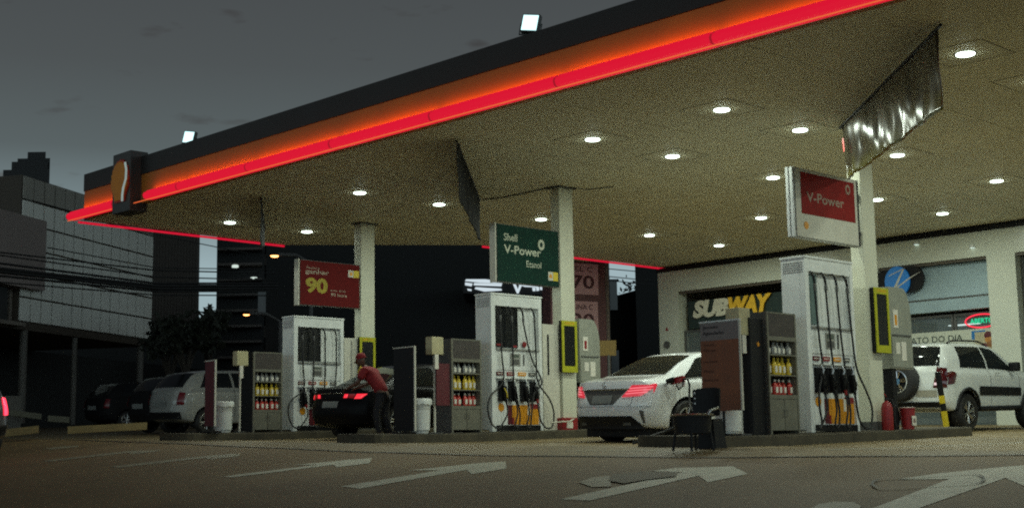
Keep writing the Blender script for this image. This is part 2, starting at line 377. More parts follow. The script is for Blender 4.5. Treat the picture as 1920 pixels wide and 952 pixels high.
# thin red tube round the left and back edges
REDL = emat('red_edge_tube', (.60, .006, .03), 1.0)
for seg in ([(-23.8, 11.95, 4.28), (-24.0, 16.72, 4.28)], [(-21.45, 20.1, 4.28), (-21.48, 26.3, 4.28)]):
    mb = MB(); mb.tube(seg, .022, n=8); C(mb).build('edge_light_tube', REDL, can)
mb = MB(); mb.obox((-23.6, 12.0, 4.3), (-.35, 4.7, 0), (-.06, 0, 0), (0, 0, .7)); C(mb).build('side_fascia', FAS_D, can)
# emblem box
mb = MB(); mb.box((-21.98, 11.66, 4.15), (-21.36, 11.997, 5.21), bev=.012); emb = C(mb).build('emblem_box', mat('emblem_box', (.045, .04, .035), .4), can)
shell = []
for k in range(25):
    a = math.pi*(k/24)*1.16-math.pi*.08; rr = 1+.04*math.cos(k*math.pi*1.0)
    shell.append((math.cos(a)*.27*rr, .04+math.sin(a)*.34*rr))
shell += [(-.17, -.20), (-.15, -.30), (.15, -.30), (.17, -.20)]
o_ = Vector((-21.68, 11.658, 4.66))-Vector((-12, 12, 4.3))
mb = MB(); mb.prism([(p*1.14, q*1.1) for p, q in shell], o_+Vector((0, -.022, 0)), *YF, .02, mat('emblem_red', (.34, .02, .015), .4, em=(.5, .05, .01), es=.05)); mb.build('emblem_rim', None, emb)
mb = MB(); mb.prism(shell, o_+Vector((0, -.045, 0)), *YF, .02, mat('emblem_amber', (.40, .16, .01), .5, em=(1, .33, .02), es=.05)); mb.build('emblem_shell', None, emb)
mb = MB(); R0 = []
for q, (p, z) in enumerate([(.24, .34), (.29, .2), (.28, .04), (.20, -.10), (.17, -.22), (.17, -.34)]): R0.append((p, z))
L0 = [(p-.055, z) for p, z in R0[::-1]]
mb.prism(R0+L0, o_+Vector((0.02, -.062, 0)), *YF, .012, mat('emblem_white', (.6, .6, .55), .4, em=(.6, .8, .75), es=.28)); mb.build('emblem_edge', None, emb)
# columns
for i, (x, y) in enumerate(((-20.6, 16.12), (-15.6, 16.38), (-9.85, 16.30))):
    mb = MB(); mb.box((x-.20, y, iz(x, y)-.02), (x, y+.33, 4.299), bev=.012); mb.box((x-.25, y-.05, 4.27), (x+.05, y+.38, 4.2985), M['dgrey'])
    mb.box((x-.206, y-.006, iz(x, y)), (x+.006, y+.336, iz(x, y)+.12), M['dgrey'])
    C(mb).build('column', M['colm'], can)
# ------------------------------------------------------------------ ceiling lamps
ux = {0: -7.155, 1: -10.563, 2: -12.84, 5: -15.369, 3: -18.179, 4: -22.168, 6: -3.9}
vy = [14.2, 15.987, 18.582, 21.789, 24.151]
LENS = emat('lamp_lens', (.84, 1.0, .86), LENS_POWER)
def lamp_proto():
    t = thing('ceiling_lamp')
    mb = MB(); w = .40
    for a, b in (((-w, -w), (w, -w+.012)), ((-w, w-.012), (w, w)), ((-w, -w+.012), (-w+.012, w-.012)), ((w-.012, -w+.012), (w, w-.012))):
        mb.box((a[0], a[1], -.0012), (b[0], b[1], 0))
    mb.build('trim_frame', mat('lamp_trim', (.10, .095, .07), .6), t)
    mb = MB(); mb.box((-w+.0125, -w+.0125, -.0008), (w-.0125, w-.0125, 0)); mb.build('panel', M['ceil'], t)
    mb = MB(); mb.lathe([(.125, -.001), (.122, -.006), (.106, -.008)], n=24); mb.build('bezel', M['steel'], t)
    mb = MB(); mb.lathe([(.106, -.006), (.104, -.015), (.085, -.022), (.05, -.026), (.001, -.027)], n=24); mb.build('lens', LENS, t)
    ld = bpy.data.lights.new('lamp_light', 'AREA'); ld.shape = 'DISK'; ld.size = .2; ld.energy = LAMP_WATT; ld.color = LAMP_COL
    lo = bpy.data.objects.new('lamp_light', ld); S.collection.objects.link(lo); lo.parent = t; lo.location = (0, 0, -.034)
    return t
lampd = {0: 'row beside the crumpled banner', 1: 'row just left of the red sign', 2: 'second row left of the red sign',
         5: '', 3: 'row over the middle pump', 4: 'leftmost row', 6: 'row nearest the right side'}
pl = lamp_proto(); first = True
for u, v in [(0, 0), (0, 1), (0, 2), (0, 3), (1, 0), (1, 1), (1, 2), (1, 3), (2, 0), (2, 1), (2, 2), (2, 3), (2, 4), (5, 3), (3, 0), (3, 1), (3, 2), (3, 3), (3, 4), (4, 0), (4, 1), (6, 0), (6, 2), (6, 3)]:
    lab = 'round ceiling lamp, %s from the front edge, %s' % (ORD[v if u != 5 else 0], lampd[u])
    if u == 5: lab = 'lone round ceiling lamp midway between two rows near the shop'
    loc = (ux[u], vy[v], 4.2985)
    if first: pl.location = loc; tag(pl, lab, 'ceiling lamp', 'round lamps in the canopy ceiling'); first = False
    else: dup(pl, loc, lab, 'round lamps in the canopy ceiling')
# floodlights on the roof edge
def flood(p, label, pw):
    t = thing('floodlight', p, label, 'floodlight', 'floodlights on the canopy roof edge', rz=math.radians(20))
    mb = MB(); mb.box((-.11, -.02, -.12), (.11, .06, .10), bev=.01); mb.build('housing', M['dgrey'], t)
    mb = MB(); mb.add([(-.095, -.024, -.105), (.095, -.024, -.105), (.095, -.024, .085), (-.095, -.024, .085)], [(0, 1, 2, 3)]); mb.build('lens', emat('flood_lens', (.62, .98, 1.0), pw), t)
    mb = MB(); mb.tube([(-.13, .03, 0), (-.13, .03, -.14), (.13, .03, -.14), (.13, .03, 0)], .01); mb.tube([(0, .03, -.14), (0, .03, -.22)], .015); mb.build('bracket', M['dgrey'], t)
    for o in t.children: pass
    return t
f1 = flood(cY(355, 257, 11.98), 'small square floodlight on the roof edge near the emblem box', 1.6)
f2 = flood(cY(995, 43, 11.98), 'bigger square floodlight high on the roof edge near the top of the picture', 3.2)
f2.scale = (1.08, 1.08, 1.08)
for t in (f1, f2): t.rotation_euler = (math.radians(-8), math.radians(9), math.radians(25))

# ================================================================== HANGING BANNERS
def banner(name, top_a, top_b, bot_a, bot_b, m, label, amp=.05, seed=1, extra=None):
    rnd = random.Random(seed); o = Vector(top_a); mb = MB(); nu, nv = 46, 16
    d = (Vector(top_b)-o); d.z = 0; nn = Vector((-d.y, d.x, 0)).normalized(); ph = [rnd.uniform(0, 6.28) for _ in range(8)]
    def P(u, v):
        a = Vector(top_a).lerp(Vector(top_b), u); b = Vector(bot_a).lerp(Vector(bot_b), u); p = a.lerp(b, v)
        w = sum(math.sin(u*f+v*g+ph[i])*k for i, (f, g, k) in enumerate(((31, 2, .35), (57, -3, .3), (90, 5, .22), (17, 6, .4), (140, 8, .12))))
        return p+nn*amp*w*(.12+min(1, v*1.4)*(.9-.3*v)) - o
    mb.add([P(i/nu, j/nv) for j in range(nv+1) for i in range(nu+1)], [(j*(nu+1)+i, j*(nu+1)+i+1, (j+1)*(nu+1)+i+1, (j+1)*(nu+1)+i) for j in range(nv) for i in range(nu)], m, True)
    # a real sheet has two faces: give it thickness
    ob = thing(name, o, label, 'banner', 'advertising banners hung from the canopy ceiling')
    cl = mb.build('banner_cloth', m, ob); sd = cl.modifiers.new('t', 'SOLIDIFY'); sd.thickness = .004; applymods(cl)
    a, b = Vector(top_a)-o, Vector(top_b)-o; ex = (b-a).normalized()*.12
    mb = MB(); mb.tube([a-ex+Vector((0, 0, -.012)), b+ex+Vector((0, 0, -.012))], .018, M['black']); mb.build('hanging_rod', M['black'], ob)
    return ob
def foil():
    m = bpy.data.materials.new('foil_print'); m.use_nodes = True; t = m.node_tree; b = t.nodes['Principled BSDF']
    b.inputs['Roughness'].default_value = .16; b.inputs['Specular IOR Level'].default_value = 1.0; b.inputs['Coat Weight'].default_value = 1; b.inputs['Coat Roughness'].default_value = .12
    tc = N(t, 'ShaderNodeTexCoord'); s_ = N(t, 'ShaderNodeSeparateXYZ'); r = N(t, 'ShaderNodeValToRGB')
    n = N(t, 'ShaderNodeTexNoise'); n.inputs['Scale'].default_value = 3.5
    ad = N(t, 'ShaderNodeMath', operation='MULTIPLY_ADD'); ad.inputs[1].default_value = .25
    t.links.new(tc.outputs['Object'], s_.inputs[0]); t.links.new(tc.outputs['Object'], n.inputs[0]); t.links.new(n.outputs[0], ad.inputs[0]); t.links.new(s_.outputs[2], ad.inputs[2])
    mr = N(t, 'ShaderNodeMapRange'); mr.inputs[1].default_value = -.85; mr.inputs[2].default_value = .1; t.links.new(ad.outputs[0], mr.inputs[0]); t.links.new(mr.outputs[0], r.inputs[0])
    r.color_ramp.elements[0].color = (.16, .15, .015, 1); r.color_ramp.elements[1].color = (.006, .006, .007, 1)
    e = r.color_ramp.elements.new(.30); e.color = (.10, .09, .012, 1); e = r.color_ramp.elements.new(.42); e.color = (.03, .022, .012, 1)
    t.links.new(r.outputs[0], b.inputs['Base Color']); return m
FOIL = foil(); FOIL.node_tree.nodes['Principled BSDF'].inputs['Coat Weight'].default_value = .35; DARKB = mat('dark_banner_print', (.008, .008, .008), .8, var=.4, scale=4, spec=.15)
b3a = cZ(1757, 52, 4.27); b3b = cZ(1578, 235, 4.27)
def dropz(x, y, p): return cY(x, y, p.y).z
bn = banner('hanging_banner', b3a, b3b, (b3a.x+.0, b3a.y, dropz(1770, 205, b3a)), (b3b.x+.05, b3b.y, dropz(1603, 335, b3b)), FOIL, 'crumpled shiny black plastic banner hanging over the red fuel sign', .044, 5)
mb = MB(); q0 = cY(1582, 262, b3b.y-.05)-b3a; q1 = cY(1594, 297, b3b.y-.05)-b3a
mb.prism([(0, 0), (.085, 0), (.115, -.19), (.035, -.19)], cY(1581, 264, b3b.y-.02)-b3a+Vector((.05, -.10, 0)), Vector((.7, -.7, 0)).normalized(), (0, 0, 1), Vector((.7, .7, 0)), .004, mat('red_patch', (.75, .07, .05), .4))
mb.build('red_patch', None, bn)
b2a = cZ(857, 266, 4.27); b2b = cZ(899, 372, 4.27)
banner('hanging_banner', b2a, b2b, (b2a.x, b2a.y, dropz(858, 368, b2a)), (b2b.x, b2b.y, dropz(904, 452, b2b)), DARKB, 'dark cloth banner seen almost edge-on left of the green sign', .03, 9)
b1a = cZ(489, 372, 4.27); dv = Vector((-.72, .69, 0))
b1b = cZ(496, 430, 4.27)
banner('hanging_banner', b1a, b1b, (b1a.x, b1a.y, dropz(490, 462, b1a)), (b1b.x, b1b.y, dropz(497, 462, b1b)), DARKB, 'dark narrow banner seen edge-on above the silver hatchback', .02, 12)

# ================================================================== SIGNS ON THE COLUMNS
def col_sign(x, y0, y1, z0, z1, label, kind):
    t = thing('column_sign', (x, y0, z0), label, 'sign', 'fuel signs fixed to the canopy columns'); w = y1-y0; h = z1-z0
    mb = MB()
    if kind == 'redwhite':
        mb.box((-.10, 0, 0), (0, w, h), M['grey'], bev=.006); mb.build('sign_box', M['grey'], t)
        mb = MB(); mb.box((-.11, -.035, 0), (-.065, -.004, h), bev=.008); mb.box((-.05, -.035, 0), (-.005, -.004, h), bev=.008); mb.build('edge_tube', M['white'], t)
    else:
        mb.box((-.12, .0, 0), (0, w, h), M['dgrey'], bev=.006); mb.build('sign_box', M['dgrey'], t)
        mb = MB(); mb.box((-.13, -.03, -.01), (-.0, -.004, h+.01), bev=.008); mb.build('edge_trim', M['offw'], t)
    f = Vector((.004, 0, 0))
    if kind == 'green':
        mb = MB(); mb.box((.001, .01, .01), (.006, w-.005, h-.01), M['green']); mb.build('face_panel', None, t)
        cm = mat('pale_letters', (.52, .55, .42), .5); mb = MB(); e = .0075
        text(mb, 'Shell', (0, .16, h*.72), *XF, .12, .30, cm, e, .012); text(mb, 'V-Power', (0, .16, h*.50), *XF, .14, .84, cm, e, .02)
        text(mb, 'Etanol', (0, .66, h*.30), *XF, .105, .34, cm, e, .003)
        ring = lambda r: [(r*math.cos(a*math.pi/10), r*1.2*math.sin(a*math.pi/10)) for a in range(20)]
        n = 20; A = ring(.075); B_ = ring(.035); c = (1.01, h*.72)
        mb.add([(e, c[0]+p, c[1]+q) for p, q in A]+[(e, c[0]+p, c[1]+q) for p, q in B_], [(i, (i+1) % n, (i+1) % n+n, i+n) for i in range(n)], cm)
        mb.build('lettering', None, t)
        mb = MB(); mb.box((.0065, w-.26, .10), (.009, w-.15, .245), M['offw']); mb.box((.0065, w-.148, .10), (.009, w-.03, .245), M['yellow'])
        mb.lathe([(.035, .0095), (.0, .0098)], (0, w-.205, .172), 'x', M['orange'], 10); mb.build('logo_patch', None, t)
    elif kind == 'redwhite':
        mb = MB(); mb.box((.001, .01, .01), (.006, w-.02, h-.01), M['offw']); mb.build('face_panel', None, t)
        mb = MB(); mb.box((.0065, .13, .315), (.010, w-.08, h-.05), mat('red_print', (.26, .020, .018), .7, spec=.15)); mb.build('red_field', None, t)
        cm = mat('faded_letters', (.34, .24, .18), .6); mb = MB(); text(mb, 'V-Power', (0, .25, h*.53), *XF, .13, .88, cm, .013, .015)
        A = [(.06*math.cos(a*math.pi/8), .07*math.sin(a*math.pi/8)) for a in range(16)]; B_ = [(p*.55, q*.55) for p, q in A]; n = 16
        mb.add([(.013, w-.24+p, h-.16+q) for p, q in A]+[(.013, w-.24+p, h-.16+q) for p, q in B_], [(i, (i+1) % n, (i+1) % n+n, i+n) for i in range(n)], cm); mb.build('lettering', None, t)
        mb = MB(); mb.lathe([(.052, .0065), (.05, .012), (0, .013)], (0, .22, .165), 'x', M['orange'], 14); mb.build('logo_patch', None, t)
        mb = MB(); mb.box((-.10, w, 0), (.004, w+.03, h), M['black']); mb.build('end_cap', None, t)
    else:
        rm = mat('promo_red', (.12, .008, .008), .7, spec=.15); mb = MB(); mb.box((.001, .01, .01), (.006, w-.005, h-.01), rm); mb.build('face_panel', None, t)
        wm = mat('promo_white', (.36, .30, .22), .5); ym = mat('promo_yellow', (.34, .27, .012), .5); e = .0075; mb = MB()
        text(mb, 'Abasteça e', (0, .14, h*.80), *XF, .055, .30, wm, e); text(mb, 'ganhar', (0, .12, h*.67), *XF, .11, .54, wm, e, .015)
        text(mb, '90', (0, .13, h*.27), *XF, .29, .50, ym, e, .045); text(mb, 'em até', (0, .70, h*.345), *XF, .035, .34, wm, e)
        text(mb, '90 hora', (0, .70, h*.235), *XF, .06, .38, wm, e, .01); mb.build('lettering', None, t)
        mb = MB(); mb.box((.0065, w-.27, h-.25), (.009, w-.15, h-.12), M['offw']); mb.box((.0065, w-.148, h-.25), (.009, w-.02, h-.12), M['yellow']); mb.lathe([(.035, .0095), (.0, .0098)], (0, w-.205, h-.185), 'x', M['orange'], 10); mb.build('logo_patch', None, t)
    # fixing arms to the column behind
    mb = MB()
    for z in (.2, h-.2): mb.box((-.085, w, z-.02), (-.03, w+.12, z+.02))
    mb.build('bracket', M['dgrey'], t)
    return t
col_sign(-20.6, 14.70, 16.08, 2.63, 3.465, 'red promotion sign with a large yellow 90 on the column furthest left', 'promo')
col_sign(-15.6, 14.92, 16.34, 2.585, 3.52, 'dark green fuel sign with pale lettering on the middle column', 'green')
col_sign(-9.85, 14.72, 16.20, 2.59, 3.50, 'red and white fuel sign with white edge tubes on the column at right', 'redwhite')

# ================================================================== FUEL PUMPS
def pump(ix, x, y0, h, label, var):
    zb = iz(x, y0+.5); t = thing('fuel_pump', (x, y0, zb), label, 'fuel pump', 'white fuel pumps on the islands'); D = .36; w = 1.13
    wm = M['white']
    mb = MB(); mb.box((-D, 0, .03), (-.08, w, h), bev=.01)                      # main cabinet
    mb.box((-.08, 0, .0), (0, .09, h), bev=.006); mb.box((-.08, w-.07, .0), (0, w, h), bev=.006)   # posts
    mb.box((-.08, .09, h-.17), (-.004, w-.07, h), bev=.004); mb.build('cabinet', wm, t)
    mb = MB(); mb.box((-D-.01, -.01, h), (.012, w+.01, h+.03), bev=.006); mb.build('top_cap', wm, t)
    mb = MB()
    for k in range(5): mb.box((-D+.03, -.004, h-.06-.03*k), (-.03, -.0005, h-.05-.03*k))
    mb.build('side_vent', M['grey'], t)
    # upper recess: dark window + panel
    r0_, r1_ = h*.60, h-.17
    if var != 3:
        mb = MB(); mb.box((-.078, .10, r0_+.04), (-.055, .64, r1_-.0), M['screen']); mb.build('upper_window', None, t)
        if var == 2:
            mb = MB(); mb.lathe([(.05, -.054), (.045, -.045), (0, -.043)], (0, .78, r0_+.10), 'x', M['red'], 12); mb.box((-.055, .16, r0_+.06), (-.045, .28, r0_+.09), M['red']); mb.box((-.055, .5, r0_+.045), (-.045, .6, r0_+.075), M['red']); mb.build('sticker', None, t)
        else:
            mb = MB(); mb.box((-.078, .645, r0_+.04), (-.06, 1.05, r1_), M['whitep']); mb.build('upper_panel', None, t)
    else:
        mb = MB(); mb.box((-.078, .10, r0_+.05), (-.062, .36, r1_-.02), mat('pale_window', (.14, .20, .19), .12)); mb.build('upper_window', None, t)
    mb = MB(); mb.box((-.078, .09, r0_-.005), (.02, w-.07, r0_+.015), M['grey']); mb.build('rail', None, t)
    # display console
    z0, z1 = h*.45, r0_-.006
    mb = MB(); mb.box((-.078, .09, z0), (-.012, w-.07, z1), wm, bev=.006); mb.build('console', None, t)
    mb = MB(); mb.box((-.0115, .42, z0+.07), (-.004, .64, z1-.05), M['grey']); mb.box((-.0035, .45, z0+.20), (-.0025, .61, z1-.07), mat('lcd', (.10, .12, .10), .2)); mb.box((-.0035, .45, z0+.09), (-.001, .61, z0+.17), M['dgrey'])
    mb.box((-.0115, .70, z0+.08), (-.004, .73, z1-.06), M['dgrey']); mb.box((-.0115, .14, z0+.08), (-.008, .34, z1-.09), M['whitep']); mb.box((-.0115, .80, z0+.08), (-.008, .98, z1-.09), M['whitep']); mb.build('display', None, t)
    # fuel grade labels
    zl = h*.41
    for (ya, yb), c in zip(((.11, .26), (.34, .50), (.59, .76), (.83, .97)), ('dred', 'red', 'orange', 'dgrey')):
        mb = MB(); mb.box((-.02, ya, zl), (-.003, yb, zl+.055), M[c]); mb.box((-.0028, ya+.02, zl+.022), (-.0018, yb-.02, zl+.034), M['label']); mb.build('grade_label', None, t)
    mb = MB(); mb.box((-.078, .09, zl-.03), (-.022, w-.07, z0-.002), wm); mb.box((-.04, .09, h*.385), (.03, w-.06, h*.395), wm, bev=.003); mb.build('ledge', None, t)
    # lower door with graphics
    mb = MB(); mb.box((-.078, .09, .10), (-.03, w-.07, h*.384), wm); mb.build('lower_door', None, t)
    mb = MB(); gy0, gy1, gz1 = .46, 1.05, h*.185+.02
    mb.box((-.0295, gy0, .11), (-.026, gy1, gz1), M['orange']); mb.box((-.0295, .36, .11), (-.025, .455, gz1), M['dred']); mb.box((-.0255, .455, .11), (-.0245, .50, .22), M['red'])
    mb.box((-.0255, .82, gz1-.06), (-.0245, 1.045, gz1+.02), M['red']); mb.box((-.0255, .80, gz1-.16), (-.024, .86, gz1), M['label']); mb.build('lower_graphic', None, t)
    mb = MB(); mb.lathe([(.065, -.029), (.062, -.022), (0, -.021)], (0, .22, gz1-.04), 'x', M['orange'], 18); mb.build('logo_roundel', None, t)
    mb = MB(); mb.box((-.075, .09, .015), (.012, w-.07, .095), M['black']); mb.build('base_plinth', None, t)
    # nozzles with holsters
    rnd = random.Random(ix*11+3); ys = (.20, .42, .68, .90)
    zt = h*.36
    for k, yy in enumerate(ys):
        mb = MB(); mb.box((-.03, yy-.05, zt-.30), (.035, yy+.05, zt+.02), M['black'], bev=.008)
        mb.build('holster', None, t)
        mb = MB(); cc = M['black'] if not (k == 0 and var == 2) else M['yellow']
        mb.obox((.037, yy-.03, zt-.06), (.05, 0, 0), (0, .06, 0), (0, .03, -.20), M['black'])      # body hanging down
        mb.tube([(.06, yy, zt-.08), (.075, yy+.02, zt-.01), (.05, yy+.01, zt+.05)], .014, M['steel'], 8)
        mb.tube([(.09, yy-.02, zt-.10), (.115, yy+.01, zt-.17), (.09, yy+.04, zt-.25)], .010, cc, 6)   # trigger guard
        mb.tube([(.062, yy+.03, zt-.25), (.065, yy+.045, zt-.32)], [.026, .020], [M['black'], M['red'], M['black'], M['black']][(k+ix) % 4], 8)
        mb.build('nozzle', None, t)
    # hoses: swivel at the top, line down, loop, back up to the nozzle
    for k, yy in enumerate(ys):
        ty = .12+k*.255; top = Vector((.0, ty, h-.19))
        mb = MB(); mb.tube([(-.06, ty, h-.17), (.01, ty, h-.175), (.03, ty+.03, h-.24), (.03, ty+.05, h-.32)], [.011, .012, .016, .015], M['black'], 8)
        mb.lathe([(.014, 0), (.021, -.03), (.021, -.07), (.014, -.10)], (.03, ty+.05, h-.32), 'z', M['dgrey'], 10); mb.build('hose_swivel', None, t)
        dy = {1: [.02, -.03, -.02, -.02], 2: [.03, .0, .38, .03], 3: [.06, .05, .07, .10]}[var][k]
        a = Vector((.03, ty+.05, h-.42)); end = Vector((.064, yy+.046, zt-.32))
        if k == 0: mid = [(.08, -.10 if var != 3 else .10, .55), (.09, -.18 if var != 3 else .06, .35), (.09, -.10 if var != 3 else .10, .12), (.085, .05, .05)]; lo = (.08, .14, .12)
        elif k == 3: mid = [(.10, w+.04, .52), (.12, w+.12, .30), (.10, w+.10, .08), (.09, w-.02, .05)]; lo = (.08, 1.0, .15)
        else: mid = [(.08, yy+.02+dy*.4, .60), (.085, yy+.10, .28), (.09, yy+.06, .07)]; lo = (.08, yy+.0, .10)
        pts = [a, Vector((.045, ty+.05+dy*.4, h*.55)), Vector((.06, ty+.04+dy, zt+.02))]+[Vector(q) for q in mid]+[Vector(lo), Vector((.075, end.y+.01, (end.z+lo[2])/2)), end]
        # smooth
        sm = []
        for i in range(len(pts)-1):
            p0, p1, p2, p3 = pts[max(i-1, 0)], pts[i], pts[i+1], pts[min(i+2, len(pts)-1)]
            for s_ in range(6):
                u = s_/6; sm.append(.5*((2*p1)+(p2-p0)*u+(2*p0-5*p1+4*p2-p3)*u*u+(3*p1-p0-3*p2+p3)*u**3))
        sm.append(pts[-1]); mb = MB(); mb.tube(sm, .0135, M['rubber'], 7)
        mb.build('hose', None, t)
    return t
pump(1, -20.6, 14.58, 2.06, 'white fuel pump furthest left, behind the black sedan', 1)
pump(2, -15.6, 14.78, 2.14, 'white fuel pump with dark upper window beside the green sign', 2)
pump(3, -9.85, 14.86, 2.22, 'tallest-looking white fuel pump, under the red and white sign', 3)

# ================================================================== BOTTLE RACKS
where = ['leftmost rack', 'middle rack', 'rack furthest right']
def rack(i, x, y0, label):
    w, h, d = .62, (1.42, 1.43, 1.50)[i], .40; zb = iz(x, y0+.3)
    t = thing('bottle_rack', (x, y0, zb), label, 'rack', 'lubricant racks on the pump islands')
    fm = mat('rack_grey', (.15, .145, .11), .55, var=.15)
    mb = MB(); mb.box((-d, 0, 0), (0, .03, h), M['black'] if i == 0 else M['dgrey']); mb.box((-d, w-.03, 0), (0, w, h)); mb.box((-d, .031, .02), (-d+.02, w-.031, h-.01), M['black']); mb.box((-.02, -.003, 0), (.003, .03, h)); mb.box((-d, .031, h-.02), (0, w-.031, h)); mb.build('frame', fm, t)
    mb = MB(); mb.box((-.03, .03, h-.30), (-.006, w-.03, h-.02), mat('rack_header', (.05, .04, .035), .5, var=.3)); mb.build('header_panel', None, t)
    for z in (h-.35, h-.535, h-.785, h-1.065): 
        mb = MB(); mb.box((-d+.021, .031, z), (-.001, w-.031, z+(.05 if z in (h-.35, h-1.065) else .015))); mb.build('shelf', fm, t)
    for a, b in ((.035, .305), (.315, w-.035)):
        dr = MB(); dr.box((-.03, a, .05), (-.004, b, h-1.07), bev=.004); dd = dr.build('door', fm, t)
        k = MB(); kx = b-.03 if a < .1 else a+.03; k.tube([(-.003, kx, .22), (.014, kx, .22), (.014, kx, .30), (-.003, kx, .30)], .004); k.build('handle', M['dgrey'], dd)
    return t, h, w, zb
def bottle(kind):
    t = thing('oil_bottle'); m, hh = {'g': ('bottlew', .155), 'y': ('bottley', .215), 'r': ('bottler', .19)}[kind]
    mb = MB(); mb.lathe([(.001, 0), (.036, 0), (.042, .01), (.042, hh*.55), (.034, hh*.72), (.016, hh*.82), (.014, hh*.86)], n=10, sx=.8, m=M[m]); mb.build('bottle_body', None, t)
    mb = MB(); mb.lathe([(.017, hh*.85), (.017, hh), (0, hh)], n=8, m={'g': M['grey'], 'y': M['yellow'], 'r': M['label']}[kind]); mb.build('cap', None, t)
    mb = MB(); mb.box((.028, -.022, hh*.14), (.0355, .022, hh*.52), M['label']); mb.build('paper_label', None, t)
    return t
protos = {}
for i, (x, y) in enumerate(((-20.6, 13.72), (-15.6, 13.94), (-9.85, 13.99))):
    t, h, w, zb = rack(i, x, y, 'metal rack of oil bottles, ' + ['furthest left, by the silver hatchback', 'between the trash bin and the middle pump', 'right of the orange and grey banner stand'][i])
    for kind, cn, dz, row in (('g', 'grey', h-.52, 'top'), ('y', 'yellow', h-.77, 'middle'), ('r', 'red', h-1.015, 'bottom')):
        for k in range(5):
            lab = '%s %s oil bottle from the left on the %s' % (ORD[k], cn, where[i])
            loc = (x-.09-.012*((k*7+i) % 3), y+.135+k*.103+.004*((k*5+i) % 3), zb+dz+.001)
            if kind not in protos:
                b = protos[kind] = bottle(kind); b.location = loc; tag(b, lab, 'bottle', '%s oil bottles on the racks' % cn)
            else: dup(protos[kind], loc, lab, '%s oil bottles on the racks' % cn)

# ================================================================== PAYMENT / DISPLAY BOXES ON THE COLUMNS
def ledbox(x, y0, z0, z1, label):
    t = thing('display_frame', (x+.07, y0, z0), label, 'display', 'yellow framed displays on the columns'); w, h = .36, z1-z0
    if x < -20: w = .37
    mb = MB(); mb.box((-.06, 0, 0), (.0, w, h), M['black'], bev=.006); mb.build('case', None, t)
    mb = MB()
    for a, b in (((0, 0), (w, .10)), ((0, h-.085), (w, h)), ((0, .10), (.05, h-.085)), ((w-.05, .10), (w, h-.085))): mb.box((.0005, a[0], a[1]), (.014, b[0], b[1]))
    mb.build('yellow_frame', M['lime'], t)
    mb = MB(); mb.box((.0006, .052, .102), (.006, w-.052, h-.087), M['screen']); mb.build('screen', None, t)
    mb = MB(); text(mb, 'OFERTA', (0, .06, h-.062), *XF, .04, w-.12, M['orange'], .0148, .01); mb.build('lettering', None, t)
    return t
ledbox(-20.6, 16.03, 1.36, 2.09, 'yellow framed dark screen on the leftmost column behind the attendant')
ledbox(-15.6, 16.30, 1.19, 2.035, 'yellow framed dark screen on the middle column beside the white sedan')
ledbox(-9.85, 16.38, 1.17, 2.05, 'yellow framed dark screen on the column beside the fire extinguisher')
def gbox(x, y0, z0, z1, wd, label):
    t = thing('equipment_box', (x, y0, z0), label, 'equipment box', 'rounded grey equipment boxes behind the columns'); h = z1-z0
    gm = mat('box_grey', (.36, .37, .31), .4, metal=.3, var=.08)
    prof = [(0, 0), (wd, 0), (wd, h*.60)]+[(wd-.20+.20*math.cos(a), h*.60+h*.40*math.sin(a)) for a in [math.pi/2*k/8 for k in range(1, 9)]]+[(0, h)]
    mb = MB(); mb.prism(prof, (0.0, 0, 0), *XF, .32); mb.build('shell', gm, t)
    mb = MB(); mb.box((.001, .03, h*.40), (.018, wd-.04, h*.40+.02), M['dgrey']); mb.box((.001, wd*.02, .02), (.012, wd*.96, h*.385), gm, bev=.003); mb.build('door_panel', None, t)
    mb = MB(); mb.box((.001, .08, h*.50), (.008, .20, h*.72), M['label']); mb.box((.0085, .11, h*.53), (.0095, .17, h*.66), M['orange'] if x > -12 else M['red']); mb.box((.013, .24, h*.10), (.018, .36, h*.33), M['label']); mb.box((.013, .09, h*.18), (.018, .20, h*.32), M['label']); mb.build('sticker', None, t)
    mb = MB(); mb.box((-.30, .02, -z0+iz(x, y0)), (-.02, .13 if x > -12 else .22, -.001), M['black'], bev=.01); mb.build('pedestal', None, t)
    return t
gbox(-15.56, 16.76, 1.03, 2.09, .50, 'rounded grey equipment box with stickers between middle column and white sedan')
gbox(-9.80, 16.80, .97, 2.09, .56, 'rounded grey equipment box with yellow sticker in front of the spare wheel')
t = thing('cable_cabinet', (-20.62, 15.74, iz(-20.6, 15.7)), 'narrow tall pale cabinet squeezed between leftmost pump and column', 'cabinet')
mb = MB(); mb.box((-.2, 0, 0), (0, .33, 1.72), bev=.01); mb.build('case', M['offw'], t); mb = MB(); mb.box((.001, .15, .05), (.012, .17, 1.68)); mb.build('seam_strip', M['grey'], t)
t = thing('service_cabinet', (-15.62, 15.95, iz(-15.6, 15.9)), 'narrow pale cabinet squeezed between middle pump and column', 'cabinet')
mb = MB(); mb.box((-.2, 0.0, 0), (0, .38, 1.72), bev=.01); mb.build('case', M['offw'], t); mb = MB(); mb.box((.001, .10, .9), (.012, .13, 1.55)); mb.build('slot', M['black'], t)

